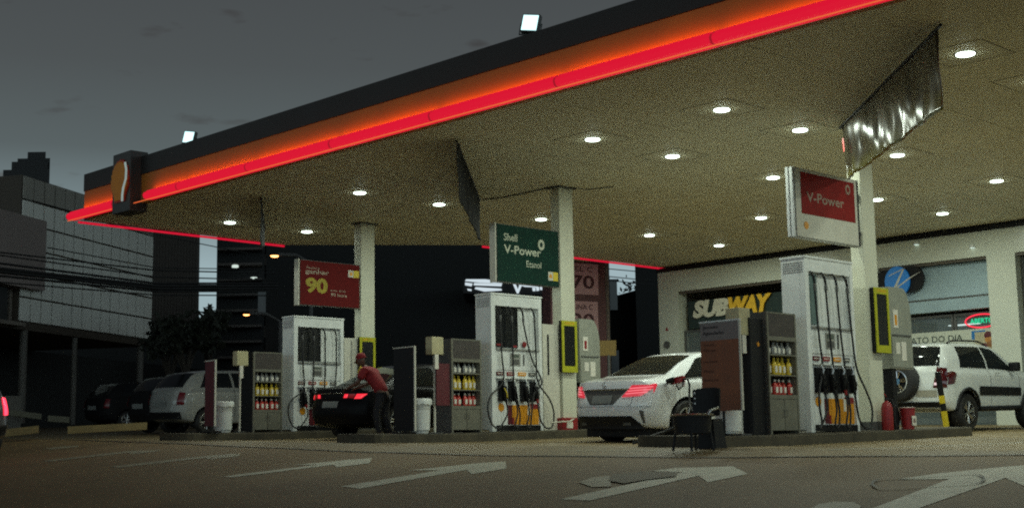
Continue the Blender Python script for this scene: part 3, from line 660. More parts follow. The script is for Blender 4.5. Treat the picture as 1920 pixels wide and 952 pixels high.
# ================================================================== TOWEL DISPENSERS, BINS, BANNER STANDS
def dispenser(x, y, z0, z1, wx, label, panel):
    t = thing('towel_dispenser', (x, y, iz(x, y)), label, 'dispenser', 'paper towel dispensers at the island ends'); b = iz(x, y)
    mb = MB(); mb.box((-wx, 0, z0-b), (0, .23, z1-b), mat('dispenser_cream', (.52, .47, .27), .5), bev=.012); mb.build('dispenser_box', None, t)
    mb = MB(); mb.tube([(-wx/2, .11, 0), (-wx/2, .11, z0-b)], .018, M['offw'], 10); mb.lathe([(.12, 0), (.12, .015), (.02, .02)], (-wx/2, .11, .002), m=M['dgrey']); mb.build('pole', None, t)
    mb = MB(); mb.box((-.012, .06, z0-b-.22), (.0, .13, z0-b), M['label']); mb.build('hanging_towel', None, t)
    if panel:
        mb = MB(); mb.box((-.03, .10, .42), (-.015, .36, 1.05), M['dred']); mb.build('back_board', None, t)
    return t
dispenser(-20.6, 13.38, 1.48, 1.735, .14, 'cream paper towel dispenser on a pole between silver hatchback and leftmost rack', False)
dispenser(-15.6, 13.55, 1.39, 1.655, .15, 'cream paper towel dispenser with dark red board beside the middle rack', True)
dispenser(-9.92, 13.52, 1.29, 1.62, .20, 'cream paper towel dispenser partly behind the orange and grey banner', False)
t = thing('squeegee_stand', (-9.9, 13.80, iz(-9.9, 13.8)), 'dark cabinet with small yellow star sticker left of the right rack', 'cabinet')
mb = MB(); mb.box((-.36, -.10, 0), (0, .15, 1.42), M['black'], bev=.01); mb.build('case', None, t)
mb = MB(); st = [(.035*(1 if k % 2 == 0 else .5)*math.cos(k*math.pi/8), .035*(1 if k % 2 == 0 else .5)*math.sin(k*math.pi/8)) for k in range(16)]
mb.prism(st, (.004, .06, 1.10), *XF, .003, M['orange']); mb.build('star_sticker', None, t)
def bin_(x, y, h, label):
    t = thing('trash_bin', (x, y, iz(x, y)+.001), label, 'trash bin', 'white trash bins at the island ends')
    mb = MB(); mb.lathe([(.0, 0), (.125, 0), (.13, .01), (.165, h-.05), (.172, h-.04), (.172, h), (.16, h), (.15, .05), (0, .04)], n=24, m=M['whitep'])
    mb.build('bin_body', None, t)
    rnd = random.Random(int(x*10)); mb = MB(); n = 32; rows = []
    for k, (r, z) in enumerate(((.150, h-.01), (.166, h+.018), (.180, h+.006), (.184, h-.03), (.182, h-.07))):
        rows += [((r+rnd.uniform(-.004, .006)*k*.6)*math.cos(2*math.pi*j/n), (r+rnd.uniform(-.004, .006)*k*.6)*math.sin(2*math.pi*j/n), z+rnd.uniform(-.01, .01)*(k > 2)) for j in range(n)]
    mb.add(rows, [(i*n+j, i*n+(j+1) % n, (i+1)*n+(j+1) % n, (i+1)*n+j) for i in range(4) for j in range(n)], mat('bin_liner', (.72, .74, .70), .3), True)
    mb.build('liner', None, t); return t
bin_(-20.74, 13.20, .52, 'white trash bin with liner in front of the silver hatchback')
bin_(-15.74, 13.42, .50, 'white trash bin with liner between dark panel stand and middle rack')
bin_(-9.78, 13.05, .50, 'white trash bin with liner behind the orange and grey banner')
# banner stands
def stand(o, w, z0, z1, label, m_top, m_low, split, rim, words, rz=0, edge=None):
    t = thing('banner_stand', o, label, 'banner stand', 'roll-up banner stands at the island ends', rz=rz); b = o[2]
    mb = MB(); mb.box((0, 0, z0-b), (w, .02, z1-b-.02-(z1-z0)*split), m_low); mb.box((0, 0, z1-b-.02-(z1-z0)*split+.0005), (w, .02, z1-b-.02), m_top); mb.build('printed_sheet', None, t)
    mb = MB(); mb.box((-.01, -.008, z1-b-.019), (w+.02, .028, z1-b), rim, bev=.004); mb.build('top_rail', None, t)
    if edge:
        mb = MB(); mb.box((w+.001, -.004, z0-b), (w+.022, .024, z1-b-.02), edge); mb.build('side_rail', None, t)
    mb = MB(); mb.box((w/2-.012, .025, .02), (w/2+.012, .045, z1-b-.05), M['black']); mb.box((w/2-.16, -.10, 0), (w/2+.16, .14, .025), M['black'], bev=.005); mb.build('support', None, t)
    if words:
        mb = MB()
        for s_, fx, fz, hh, ww, mm in words: text(mb, s_, (w*fx, -.002, z0-b+(z1-z0)*fz), *YF, hh, ww, mm, .003, .008)
        mb.build('lettering', None, t)
    return t
ol = mat('stand_orange', (.23, .075, .03), .55, var=.2, scale=5); gp = mat('stand_grey', (.22, .18, .17), .55, var=.08)
dk = mat('stand_ink', (.02, .015, .02), .6); dk2 = mat('stand_ink_red', (.10, .03, .015), .6)
z3 = gz(-9.5, 12.6)+.13
stand((-9.80, 12.60, z3), .54, .36, 1.385, 'orange and grey printed banner stand with white top rail in front of the white sedan', gp, ol, .20, M['white'],
      [('Jantes', .07, .905, .045, .22, dk), ('Agendadas', .07, .835, .05, .30, dk), ('Troca', .07, .72, .03, .16, dk2), ('Filtros', .07, .66, .03, .18, dk2), ('Limpeza', .07, .53, .03, .2, dk2), ('Pneus', .07, .43, .03, .14, dk2), ('Bateria', .07, .33, .03, .2, dk2)], edge=M['offw'])
stand((-16.08, 13.2, iz(-15.9, 13.2)), .47, .25, 1.50, 'dark framed banner stand with pale rails beside the red shirted attendant', M['black'], M['black'], .2, M['offw'], None, edge=M['offw'])
stand((-20.63, 12.76, iz(-20.7, 12.76)), .30, .42, 1.545, 'narrow dark red banner stand in front of the silver hatchback', M['dred'], M['dred'], .2, M['offw'], None, edge=M['offw'])

# ================================================================== SMALL THINGS ON THE ISLANDS
p = cX(1645, 803, -9.72); zb = iz(-9.7, p.y)
t = thing('fire_extinguisher', (-9.72, 16.46, zb), 'red fire extinguisher standing at the foot of the rightmost column', 'fire extinguisher')
mb = MB(); mb.lathe([(.0, 0), (.07, 0), (.078, .02), (.078, .30), (.06, .36), (.025, .39), (.02, .40)], n=18, m=M['red']); mb.build('cylinder', None, t)
mb = MB(); mb.lathe([(.022, .40), (.022, .44), (0, .44)], n=10, m=M['black']); mb.tube([(0, 0, .44), (.02, -.05, .47), (.03, -.10, .485)], .009, M['red'], 6); mb.build('valve_handle', None, t)
mb = MB(); mb.tube([(0, .02, .42), (.03, .09, .42), (.05, .11, .30), (.05, .10, .12), (.06, .13, .04)], .009, M['rubber'], 7); mb.build('hose', None, t)
p = cX(1690, 806, -9.75)
t = thing('red_bucket', (-9.76, 17.05, iz(-9.8, 17.05)), 'red bucket with white printed label near the end of the right kerb', 'bucket')
mb = MB(); mb.lathe([(0, 0), (.085, 0), (.105, .27), (.112, .275), (.112, .29), (.10, .29), (.08, .02), (0, .02)], n=20, m=M['red']); mb.build('body', None, t)
mb = MB(); mb.lathe([(.108, .283), (.110, .297), (.04, .302), (0, .302)], n=20, m=M['label']); mb.build('lid', None, t)
mb = MB(); mb.prism([(-.05, .05), (.05, .05), (.055, .18), (-.055, .18)], (.1035, 0, 0), *XF, .01, M['label']); text(mb, '85', (.104, -.03, .085), *XF, .06, .06, M['dred'], .002, .02); mb.build('printed_label', None, t)
t = thing('red_tray', (-15.5, 16.25, iz(-15.5, 16.3)), 'small red box with white sticker on the kerb below the middle screen', 'box')
mb = MB(); mb.box((-.16, 0, 0), (0, .36, .20), M['red'], bev=.01); mb.build('case', None, t); mb = MB(); mb.box((.001, .10, .03), (.005, .24, .13), M['label']); mb.build('sticker', None, t); mb = MB(); mb.tube([(-.02, .30, .19), (.06, .12, .14), (.08, -.35, .12)], .012, M['offw'], 6); mb.build('handle', None, t)
# leaning bollard at the kerb end
pb = Vector((-9.5, 18.75, gz(-9.5, 18.75))); pb = cD(1777, 819, 21.0); pb.z = gz(pb.x, pb.y)
pt = cD(1758, 697, 21.0)
t = thing('bollard', pb, 'leaning black and yellow striped bollard in front of the white suv', 'bollard')
ax = (Vector((pt.x, pt.y, pt.z))-pb); mb = MB(); n = 8
for k in range(n): mb.tube([ax*(k/n), ax*((k+1)/n)], .045, M['black'] if k in (0, 3, 6, 7) else M['yellow'] if k != 5 else M['black'], 16, cap=True)
mb.build('post', None, t); mb = MB(); mb.lathe([(0, .0), (.13, .0), (.13, .02), (.06, .05)], (0, 0, 0), m=M['black']); mb.build('foot_plate', None, t)
# black stool in front of the white sedan
z = -.075; sx0, sy0 = -9.42, 11.55
z = gz(sx0, sy0)+.012
t = thing('chair', (-9.18, 11.62, z), 'black chair with pale seat rim standing before the rear wheel of the white sedan', 'chair'); H = .385
mb = MB(); mb.lathe([(0, H), (.215, H), (.225, H-.01), (.225, H-.03), (0, H-.03)], n=26, m=M['black']); mb.build('seat', None, t)
mb = MB(); mb.lathe([(.226, H+.004), (.236, H-.006), (.226, H-.018)], n=26, m=M['steel']); mb.build('rim', None, t)
for a in (.5, 2.1, 3.7, 5.3):
    mb = MB(); mb.tube([(.16*math.cos(a), .16*math.sin(a), H-.03), (.215*math.cos(a), .215*math.sin(a), 0)], .014, M['black'], 8); mb.build('leg', None, t)
mb = MB(); mb.lathe([(.205, H-.031), (.19, H-.20), (.17, H-.205), (.17, H-.031)], n=26, m=M['black']); mb.build('skirt', None, t)
mb = MB(); K = 9
for j in range(K):
    u = j/(K-1); x_ = -.17+.36*u; yb_ = .215-.05*math.sin(math.pi*u)*-1
    if j < K-1:
        u2 = (j+1)/(K-1); x2 = -.17+.36*u2; y2 = .215+.05*math.sin(math.pi*u2)
        top = lambda q: H+.285-.02*abs(2*q-1)**3
        mb.obox((x_, yb_, H-.02), (x2-x_, y2-yb_, 0), (0, .022, 0), (0, 0.02, top((u+u2)/2)-H+.02), M['black'])
mb.build('backrest', None, t)
for k in range(3):
    mb = MB(); mb.lathe([(.012, .0), (.010, -.006), (0, -.007)], (-.135, .226, H+.23-.055*k), 'y', M['white'], 10); mb.build('rivet', None, t)
mb = MB(); mb.tube([(.19, .21, H+.05), (.24, .12, H+.06), (.25, -.02, H+.03), (.235, -.04, H-.01)], .014, M['steel'], 8); mb.build('armrest', None, t)
t = thing('ballast_block', (-9.37, 11.93, z-.002), 'black ballast block on the ground under the orange and grey banner stand', 'block')
mb = MB(); mb.add([(.0, .0, 0), (.25, .0, 0), (.25, .2, 0), (.0, .2, 0), (.02, .02, .34), (.21, .02, .34), (.21, .18, .34), (.02, .18, .34)], [(0, 3, 2, 1), (4, 5, 6, 7), (0, 1, 5, 4), (1, 2, 6, 5), (2, 3, 7, 6), (3, 0, 4, 7)], M['black']); mb.build('block_body', None, t)

# ================================================================== SHOP
YS = 26.1
shop = thing('station_shop', (-16, YS, gz(-16, YS)), 'pale clad station shop with wide glazed openings behind the pumps', 'shop')
def SL(mb): o = shop.location; mb.v = [v-o for v in mb.v]; return mb
def X_at(x, y): return cY(x, y, YS).x
zt = 4.17
mb = MB(); WM = M['wallw']
mb.box((-21.55, YS, -.05), (-20.95, YS+.35, zt)); mb.box((-16.15, YS, -.05), (-15.46, YS+.35, zt)); mb.box((-12.98, YS, -.05), (-12.38, YS+.35, zt)); mb.box((-8.0, YS, -.05), (-7.3, YS+.35, zt))
mb.box((-20.949, YS, 3.66), (-16.151, YS+.35, zt)); mb.box((-15.459, YS, 3.66), (-12.981, YS+.35, zt)); mb.box((-12.379, YS, 3.66), (-8.001, YS+.35, zt)); mb.box((-7.299, YS, 3.66), (6, YS+.35, zt))
mb.box((-7.299, YS, -.05), (6, YS+.35, 3.659))
SL(mb).build('front_wall', WM, shop)
mb = MB(); mb.box((-21.58, YS-.04, zt+.002), (6, YS+.35, zt+.10)); SL(mb).build('shadow_gap', M['black'], shop)
mb = MB(); mb.box((-21.55, YS+.351, -.1), (-21.3, YS+8, zt)); mb.box((-21.3, YS+7.8, -.1), (6, YS+8, zt)); SL(mb).build('side_wall', mat('shop_inner', (.22, .21, .17), .7), shop)
mb = MB(); mb.box((-21.3, YS+.351, 3.9), (6, YS+7.8, 4.0)); SL(mb).build('shop_ceiling', M['dgrey'], shop)
mb = MB(); mb.box((-21.3, YS+.351, gz(-15, YS)+.02), (6, YS+7.8, gz(-15, YS)+.14)); SL(mb).build('shop_floor', M['dgrey'], shop)
mb = MB(); mb.box((-16.1, YS+.36, 0), (-15.6, YS+7.8, 3.89)); mb.box((-12.9, YS+1.2, 0), (-12.5, YS+7.8, 3.89)); SL(mb).build('partition', mat('shop_partition', (.16, .15, .12), .7), shop)
# wall edge trims of openings
mb = MB()
for a, b in ((-20.95, -16.151), (-15.459, -12.981), (-12.379, -8.0)): mb.box((a, YS+.05, 3.60), (b, YS+.12, 3.657))
SL(mb).build('opening_trim', mat('opening_trim', (.10, .08, .06), .5), shop)
# glazing
def glass(x0, x1, z0, z1, y, name='window'):
    mb = MB(); mb.box((x0, y, z0), (x1, y+.012, z1)); g = SL(mb).build(name, mat('shop_glass', (.30, .36, .36), .03, trans=0, var=0, rv=.02, alpha=.22, spec=.8), shop)
    mb = MB()
    for xa in (x0, x1-.05): mb.box((xa, y-.02, z0), (xa+.05, y+.03, z1))
    mb.box((x0+.051, y-.02, z0), (x1-.051, y+.03, z0+.05)); mb.box((x0+.051, y-.02, z1-.05), (x1-.051, y+.03, z1)); SL(mb).build('window_frame', M['dgrey'], shop); return g
glass(-20.94, -18.6, .2, 2.72, YS+.22); glass(-18.58, -16.16, .2, 2.72, YS+.22)
glass(-15.45, -13.9, .2, 2.56, YS+.24); glass(-13.88, -12.99, .2, 2.56, YS+.24); glass(-12.37, -8.02, .2, 3.59, YS+.24)
# glowing spots added in place of lamp reflections on the cladding
for x, y in ((1718, 456), (1823, 462)):
    p = cY(x, y, YS-.03); mb = MB(); mb.lathe([(.0, -.03), (.06, -.03), (.06, .03)], (p.x, p.y, p.z), 'z', M['white'], 12)
    mb2 = MB(); mb2.lathe([(.052, -.031), (.0, -.034)], (p.x, p.y, p.z), 'z', emat('lamp_glint', (.8, 1, .9), 1.1), 12); o_ = SL(mb).build('glint_can', M['white'], shop); SL(mb2).build('glint_disc', None, o_)
# sandwich shop sign band (opening 1)
t = thing('shop_sign', (-20.6, YS+.12, 2.8), 'dark sign band with slanted white and yellow letters reading SUBWAY over the shop window', 'sign')
L = lambda mb: (setattr(mb, 'v', [v-Vector((-20.6, YS+.12, 2.8)) for v in mb.v]), mb)[1]
mb = MB(); mb.box((-20.75, YS+.14, 2.74), (-16.2, YS+.2, 3.40)); L(mb).build('sign_panel', mat('sign_green_black', (.016, .032, .026), .4), t)
swm = mat('sign_white', (.62, .60, .46), .45, em=(.6, .58, .42), es=.05); sym = mat('sign_yellow', (.70, .42, .03), .45, em=(.7, .4, .02), es=.06)
pS = cY(1299, 590, YS+.1); pB = cY(1364, 580, YS+.1); pW = cY(1366, 577, YS+.1); pY = cY(1446, 550, YS+.1)
hh = .42
def slant(s_, x0, w, m, z0=2.975):
    mb = MB(); text(mb, s_, (x0, YS+.1, z0), *YF, hh, w, m, .03, .055, .25); b = L(mb).build('letters', None, t); sd = b.modifiers.new('s', 'SOLIDIFY'); sd.thickness = .03; applymods(b)
slant('SUB', pS.x+.02, pB.x-pS.x+.03, swm); slant('WAY', pW.x+.01, pY.x-pW.x, sym)
# menu boards behind first window (pale teal posters)
t = thing('menu_poster', (-20.6, YS+.6, 1.9), 'tall pale teal menu poster inside the sandwich shop window', 'poster')
mb = MB(); mb.box((0, 0, 0), (.62, .02, .95), mat('menu_teal', (.13, .20, .18), .5)); mb.build('sheet', None, t)
mb = MB()
for k in range(3): mb.box((.05, -.004, .12+.28*k), (.55, -.001, .22+.28*k), mat('menu_ink', (.04, .085, .085), .5))
mb.build('menu_picture', None, t)
t = thing('yellow_poster', cY(1368, 622, YS+1.2), 'yellowish backlit menu board with white top lamp inside the shop', 'menu board')
mb = MB(); mb.box((0, 0, 0), (.75, .03, .62), mat('menu_yellow', (.40, .32, .09), .5, em=(.5, .36, .10), es=.10)); mb.build('sheet', None, t)
mb = MB(); mb.box((0, -.02, .62), (.75, .02, .65), emat('tube_light', (.8, 1, .9), .9)); mb.build('top_lamp', None, t)
# awning band with blue round emblem (opening 2)
t = thing('shop_awning', (-15.4, YS+.1, 2.6), 'pale blue grey awning band over the second shop window', 'awning')
L2 = lambda mb: (setattr(mb, 'v', [v-Vector((-15.4, YS+.1, 2.6)) for v in mb.v]), mb)[1]
a0, a1 = -15.45, -12.985
mb = MB(); mb.add([(a0, YS+.22, 3.60), (a1, YS+.22, 3.60), (a1, YS+.06, 2.90), (a0, YS+.06, 2.90), (a0, YS+.3, 3.60), (a1, YS+.3, 3.60), (a1, YS+.3, 2.90), (a0, YS+.3, 2.90)], [(3, 2, 1, 0), (4, 5, 6, 7), (0, 4, 7, 3), (1, 2, 6, 5), (3, 7, 6, 2)]); L2(mb).build('upper_cloth', M['bluegrey'], t)
mb = MB(); mb.box((a0, YS+.05, 2.865), (a1, YS+.3, 2.895)); L2(mb).build('joint_strip', M['dgrey'], t)
mb = MB(); mb.box((a0, YS+.055, 2.62), (a1, YS+.3, 2.862), bev=.01); L2(mb).build('valance', M['bluegrey'], t)
t = thing('round_sign', cY(1685, 528, YS), 'round blue sign with white slanted strokes on a dark rounded plate', 'sign')
mb = MB(); pl_ = [(.28+.32*math.cos(a), .03+.28*math.sin(a)) for a in [math.pi/2-math.pi*k/12 for k in range(13)]]+[(-.45+.12*math.cos(a), .02+.22*math.sin(a)) for a in [-math.pi/2-math.pi*k/8 for k in range(9)]]
mb.prism(pl_, (0, -.02, 0), *YF, .05, M['black']); mb.build('dark_plate', None, t)
mb = MB(); mb.prism([(.29*math.cos(a*math.pi/16), .32*math.sin(a*math.pi/16)) for a in range(32)], (0, -.07, 0), *YF, .045, mat('emblem_blue', (.012, .16, .46), .35, em=(.01, .17, .5), es=.18)); mb.build('blue_disc', None, t)
mb = MB(); ws = mat('stroke_white', (.6, .6, .55), .5)
for pg in ([(-.20, .12), (-.17, .15), (.20, .27), (.20, .25)], [(.20, .27), (.13, .22), (-.09, -.14), (-.03, -.16)], [(-.04, -.17), (-.02, -.12), (.30, .06), (.58, .16), (.30, .03)]):
    mb.prism(pg, (0, -.078, 0), *YF, .006, ws)
mb.build('white_strokes', None, t)
# neon open sign
pn = cY(1842, 602, YS+.34)
t = thing('neon_sign', (pn.x+.06, YS+.20, pn.z), 'green neon word ABERTO inside a red neon oval by the pale pillar', 'neon sign')
mb = MB(); mb.tube([(.36*math.cos(a*math.pi/20), 0, .135*math.sin(a*math.pi/20)) for a in range(41)], .014, emat('neon_red', (1, .03, .07), 1.3), 8); mb.build('oval_tube', None, t)
mb = MB(); text(mb, 'ABERTO', (-.25, -.01, -.05), *YF, .105, .5, emat('neon_green', (.0, .75, .35), 1.0), .002, .02); mb.build('letters', None, t)
# dish of the day poster strip and food posters
p0 = cY(1698, 645, YS+.3)
t = thing('window_strip', (-15.40, YS+.20, 1.86), 'long pale window strip lettered PRATO DO DIA above the white suv', 'sign')
mb = MB(); mb.box((0, 0, .06), (2.39, .015, .36), mat('strip_white', (.50, .52, .42), .5, em=(.8, .9, .7), es=.035)); mb.build('strip', None, t)
mb = MB(); text(mb, 'PRATO DO DIA', (.32, -.003, .14), *YF, .13, 1.38, mat('strip_ink', (.03, .05, .04), .5), .002, .006); mb.build('lettering', None, t)
mb = MB(); mb.box((1.9, -.005, .15), (2.2, -.001, .32), M['blue']); mb.build('picture_patch', None, t)
t = thing('food_poster', (-13.42, YS+.17, 1.35), 'poster with pictures of food in the window beside the pale pillar', 'poster')
mb = MB(); mb.box((0, 0, 0), (.43, .012, .80), mat('poster_cream', (.45, .40, .26), .5)); mb.build('sheet', None, t)
rnd = random.Random(4); mb = MB()
for k in range(9):
    cx_, cz_ = rnd.uniform(.08, .35), .1+.62*k/8; mb.lathe([(.085, 0), (.07, -.003), (0, -.004)], (cx_, 0, cz_), 'y', [mat('food_brown', (.28, .12, .04), .5), mat('food_orange', (.5, .22, .05), .5), M['dred']][k % 3], 12)
mb.build('food_picture', None, t)
# ceiling lamps of the shop seen through the glass
for k, (x, y) in enumerate(((1660, 0), (1808, 609), )):
    if k == 0: continue
    p = cY(x, y, YS+1.6); t = thing('shop_lamp', p, 'long white lamp glowing behind the dark glass left of the neon sign', 'lamp')
    mb = MB(); mb.box((-.35, -.05, 0), (.35, .05, .02), emat('shop_tube', (.8, 1, .95), 1.2)); mb.box((-.05, -.5, -.05), (.35, -.42, -.03), emat('shop_tube', (.8, 1, .95), 1.2)); mb.build('tube', None, t)
# wall bits left of first window
t = thing('wall_lamp', cY(1250, 646, YS-.03), 'small round dark vent on the pale wall corner of the shop', 'vent')
mb = MB(); mb.lathe([(0, -.02), (.085, -.02), (.09, 0), (.09, .03)], ax='y', m=M['dgrey'], n=18); mb.build('cover', None, t)
t = thing('wall_notice', cY(1250, 616, YS-.005), 'tiny red notice stuck on the pale wall corner of the shop', 'notice')
mb = MB(); mb.prism([(-.05, -.05), (.05, -.05), (0, .05)], (0, 0, 0), *YF, .004, M['red']); mb.build('sheet', None, t)

# ================================================================== CARS
def interp(keys, y):
    n = len(keys)
    if y <= keys[0][0]: return keys[0][1]
    if y >= keys[-1][0]: return keys[-1][1]
    for i in range(n-1):
        if keys[i][0] <= y <= keys[i+1][0]:
            x0, y0 = keys[i]; x1, y1 = keys[i+1]; h = x1-x0; d = (y1-y0)/h
            dl = (y0-keys[i-1][1])/(x0-keys[i-1][0]) if i > 0 else d; dr = (keys[i+2][1]-y1)/(keys[i+2][0]-x1) if i < n-2 else d
            m0 = 0 if dl*d <= 0 else 2*dl*d/(dl+d); m1 = 0 if dr*d <= 0 else 2*dr*d/(dr+d); t = (y-x0)/h
            return (2*t**3-3*t*t+1)*y0+(t**3-2*t*t+t)*h*m0+(-2*t**3+3*t*t)*y1+(t**3-t*t)*h*m1
class Car:
    def __init__(s, spec): s.p = spec; s.L = spec['L']
    def ctrl(s, y):
        p = s.p; w = interp(p['w'], y); zb = interp(p['zb'], y); zs = interp(p['belt'], y); zt = interp(p['top'], y); wt = interp(p['wt'], y)
        q = max(.25, min(1, (zt-zs)/.4)); g = max(.012, .035*q)
        P9 = (wt, zt-.05*q); P7 = (w*.935, zs+g)
        P8 = ((P7[0]+P9[0])/2+.035*q, (P7[1]+P9[1])/2)
        return [(0, zb), (.55*w, zb), (.90*w, zb+.012), (.975*w, zb+.09), (w*.995, zb+.40*(zs-zb)), (w, zs-.14), (.985*w, zs-.02), P7, P8, P9, (.84*wt, zt-.016*q), (.45*wt, zt-.002), (0, zt)]
    def yend(s, x, z, w, front):
        c = s.p['cr' if front else 'crr']; a = min(1, abs(x)/w)
        y = c*a**4.5
        for (z0, z1, d) in s.p['fprof' if front else 'rprof']:
            t = max(0, min(1, (z-z0)/(z1-z0))); y += d*(t*t*(3-2*t))
        return y
    def P(s, y, t, side=1, off=0):
        def raw(y, t):
            c = s.ctrl(y); i = min(11, int(t)); u = t-i
            p0, p1, p2, p3 = c[max(0, i-1)], c[i], c[i+1], c[min(12, i+2)]
            if i == 0: p0 = (-p2[0], p2[1])
            if i == 11: p3 = (-p1[0], p1[1])
            f = lambda a, b, c_, d: .5*(2*b+(c_-a)*u+(2*a-5*b+4*c_-d)*u*u+(3*b-a-3*c_+d)*u**3)
            x, z = f(p0[0], p1[0], p2[0], p3[0]), f(p0[1], p1[1], p2[1], p3[1])
            w = interp(s.p['w'], y); yy = y
            B = .7
            if y < B: k = 1-y/B; yy = y+k*k*s.yend(x, z, w, False)
            if y > s.L-B: k = 1-(s.L-y)/B; yy = y-k*k*s.yend(x, z, w, True)
            return Vector((x, yy, z))
        v = raw(y, t)
        if off:
            e = .012; a = raw(min(s.L, y+e), t)-raw(max(0, y-e), t); b = raw(y, min(12, t+e))-raw(y, max(0, t-e)); n = a.cross(b)
            if n.length > 1e-9:
                n.normalize()
                if n.x*v.x+n.z*(v.z-.6) < 0: n = -n
                v = v+n*off
        v.x *= side; return v
    def rear(s, x, z, off=0, front=False):
        w = interp(s.p['w'], s.L if front else 0); y = s.yend(x, z, w, front)
        return Vector((x, (s.L-y+off) if front else (y-off), z))
    def body(s, parent, m):
        ny, nt = 84, 72; mb = MB(); vs = []; ys = []
        for i in range(ny+1):
            u = i/ny; ys.append(s.L*(.5-.5*math.cos(math.pi*u))*.35+s.L*u*.65)
        ring = []
        for j in range(2*nt): ring.append((12*j/nt, 1) if j <= nt else (12*(2*nt-j)/nt, -1))
        R = 2*nt
        for y in ys: vs += [s.P(y, t, sd) for t, sd in ring]
        fs = [(i*R+j, i*R+(j+1) % R, (i+1)*R+(j+1) % R, (i+1)*R+j) for i in range(ny) for j in range(R)]
        for front in (False, True):
            y = s.L if front else 0; base = [s.P(y, t, sd) for t, sd in ring]; w = interp(s.p['w'], y)
            zc = (interp(s.p['zb'], y)+interp(s.p['top'], y))/2; start = (ny*R) if front else 0; prev = start
            for q in range(1, 9):
                k = 1-q/8
                if q < 8:
                    b0 = len(vs)
                    for b in base:
                        x, z = b.x*k, zc+(b.z-zc)*k; yy = s.yend(x, z, w, front); vs.append(Vector((x, s.L-yy if front else yy, z)))
                    f = [(prev+j, prev+(j+1) % R, b0+(j+1) % R, b0+j) for j in range(R)]
                    fs += [a if front else a[::-1] for a in f]; prev = b0
                else:
                    yy = s.yend(0, zc, w, front); vs.append(Vector((0, s.L-yy if front else yy, zc))); c = len(vs)-1
                    f = [(prev+j, prev+(j+1) % R, c) for j in range(R)]; fs += [a if front else a[::-1] for a in f]
        bm = bmesh.new(); me = bpy.data.meshes.new('body')
        me.from_pydata([tuple(v) for v in vs], [], fs); bm.from_mesh(me); bmesh.ops.remove_doubles(bm, verts=bm.verts, dist=1e-5); bmesh.ops.recalc_face_normals(bm, faces=bm.faces)
        bm.to_mesh(me); bm.free(); me.materials.append(m); me.materials.append(M['black'])
        for f in me.polygons: f.use_smooth = True
        o = bpy.data.objects.new('body', me); S.collection.objects.link(o)
        # wheel arches
        cut = MB(); W = max(k[1] for k in s.p['w'])
        for wy in s.p['wy']:
            for sd in (-1, 1):
                n = 36; r = s.p['ar']; x0, x1 = sd*(W+.2), sd*(W-.30)
                a = [(x0, wy+r*math.cos(2*math.pi*k/n), s.p['wr']+.0+r*math.sin(2*math.pi*k/n)) for k in range(n)]; b = [(x1, p[1], p[2]) for p in a]
                fs2 = [(k, (k+1) % n, (k+1) % n+n, k+n) for k in range(n)]+[list(range(n))[::-1], [n+k for k in range(n)]]
                cut.add(a+b, fs2 if sd < 0 else [f[::-1] for f in fs2])
        c = cut.build('cutter', M['black']); bm = bmesh.new(); bm.from_mesh(c.data); bmesh.ops.recalc_face_normals(bm, faces=bm.faces); bm.to_mesh(c.data); bm.free()
        md = o.modifiers.new('arch', 'BOOLEAN'); md.operation = 'DIFFERENCE'; md.object = c; md.solver = 'EXACT'; md.material_mode = 'TRANSFER'
        applymods(o); bpy.data.objects.remove(c)
        bm = bmesh.new(); bm.from_mesh(o.data)
        for e in bm.edges:
            if len(e.link_faces) == 2 and e.calc_face_angle(0) > .6: e.smooth = False
        bm.to_mesh(o.data); bm.free(); o.parent = parent; return o
    def patch(s, y0, y1, t0, t1, side, m, name, parent, off=.006, ny=14, nt=10, both=False, shape=None):
        mb = MB(); cols = []
        if both: tt = [(t0+(12-t0)*j/nt, 1) for j in range(nt+1)]+[(12-(12-t0)*(j+1)/nt, -1) for j in range(nt)]
        else: tt = [(t0+(t1-t0)*j/nt, side) for j in range(nt+1)]
        vs = []; K = len(tt)
        for i in range(ny+1):
            u = i/ny
            for j, (t, sd) in enumerate(tt):
                v = j/(K-1); a, b = y0, y1
                if shape: a, b, t_ = shape(v, t); t = t_
                vs.append(s.P(a+(b-a)*u, t, sd, off))
        mb.add(vs, [(i*K+j, i*K+j+1, (i+1)*K+j+1, (i+1)*K+j) for i in range(ny) for j in range(K-1)], m, True)
        return mb.build(name, m, parent)
    def rpatch(s, poly, m, name, parent, off=.006, front=False, mirror=False, n=8, th=.0):
        # polygon given as left chain/right chain in (x,z): quad-like shape, four corners (bl, br, tr, tl) with optional more points -> fan of grid
        bl, br, tr, tl = poly; mb = MB()
        for sg in ((1, -1) if mirror else (1,)):
            vs = []
            for i in range(n+1):
                for j in range(n+1):
                    u, v = i/n, j/n; x = (bl[0]*(1-u)+br[0]*u)*(1-v)+(tl[0]*(1-u)+tr[0]*u)*v; z = (bl[1]*(1-u)+br[1]*u)*(1-v)+(tl[1]*(1-u)+tr[1]*u)*v
                    edge = min(u, 1-u, v, 1-v)
                    vs.append(s.rear(sg*x, z, off+th*min(1, edge*5), front))
            mb.add(vs, [(i*(n+1)+j, i*(n+1)+j+1, (i+1)*(n+1)+j+1, (i+1)*(n+1)+j) for i in range(n) for j in range(n)], m, True)
        return mb.build(name, m, parent)
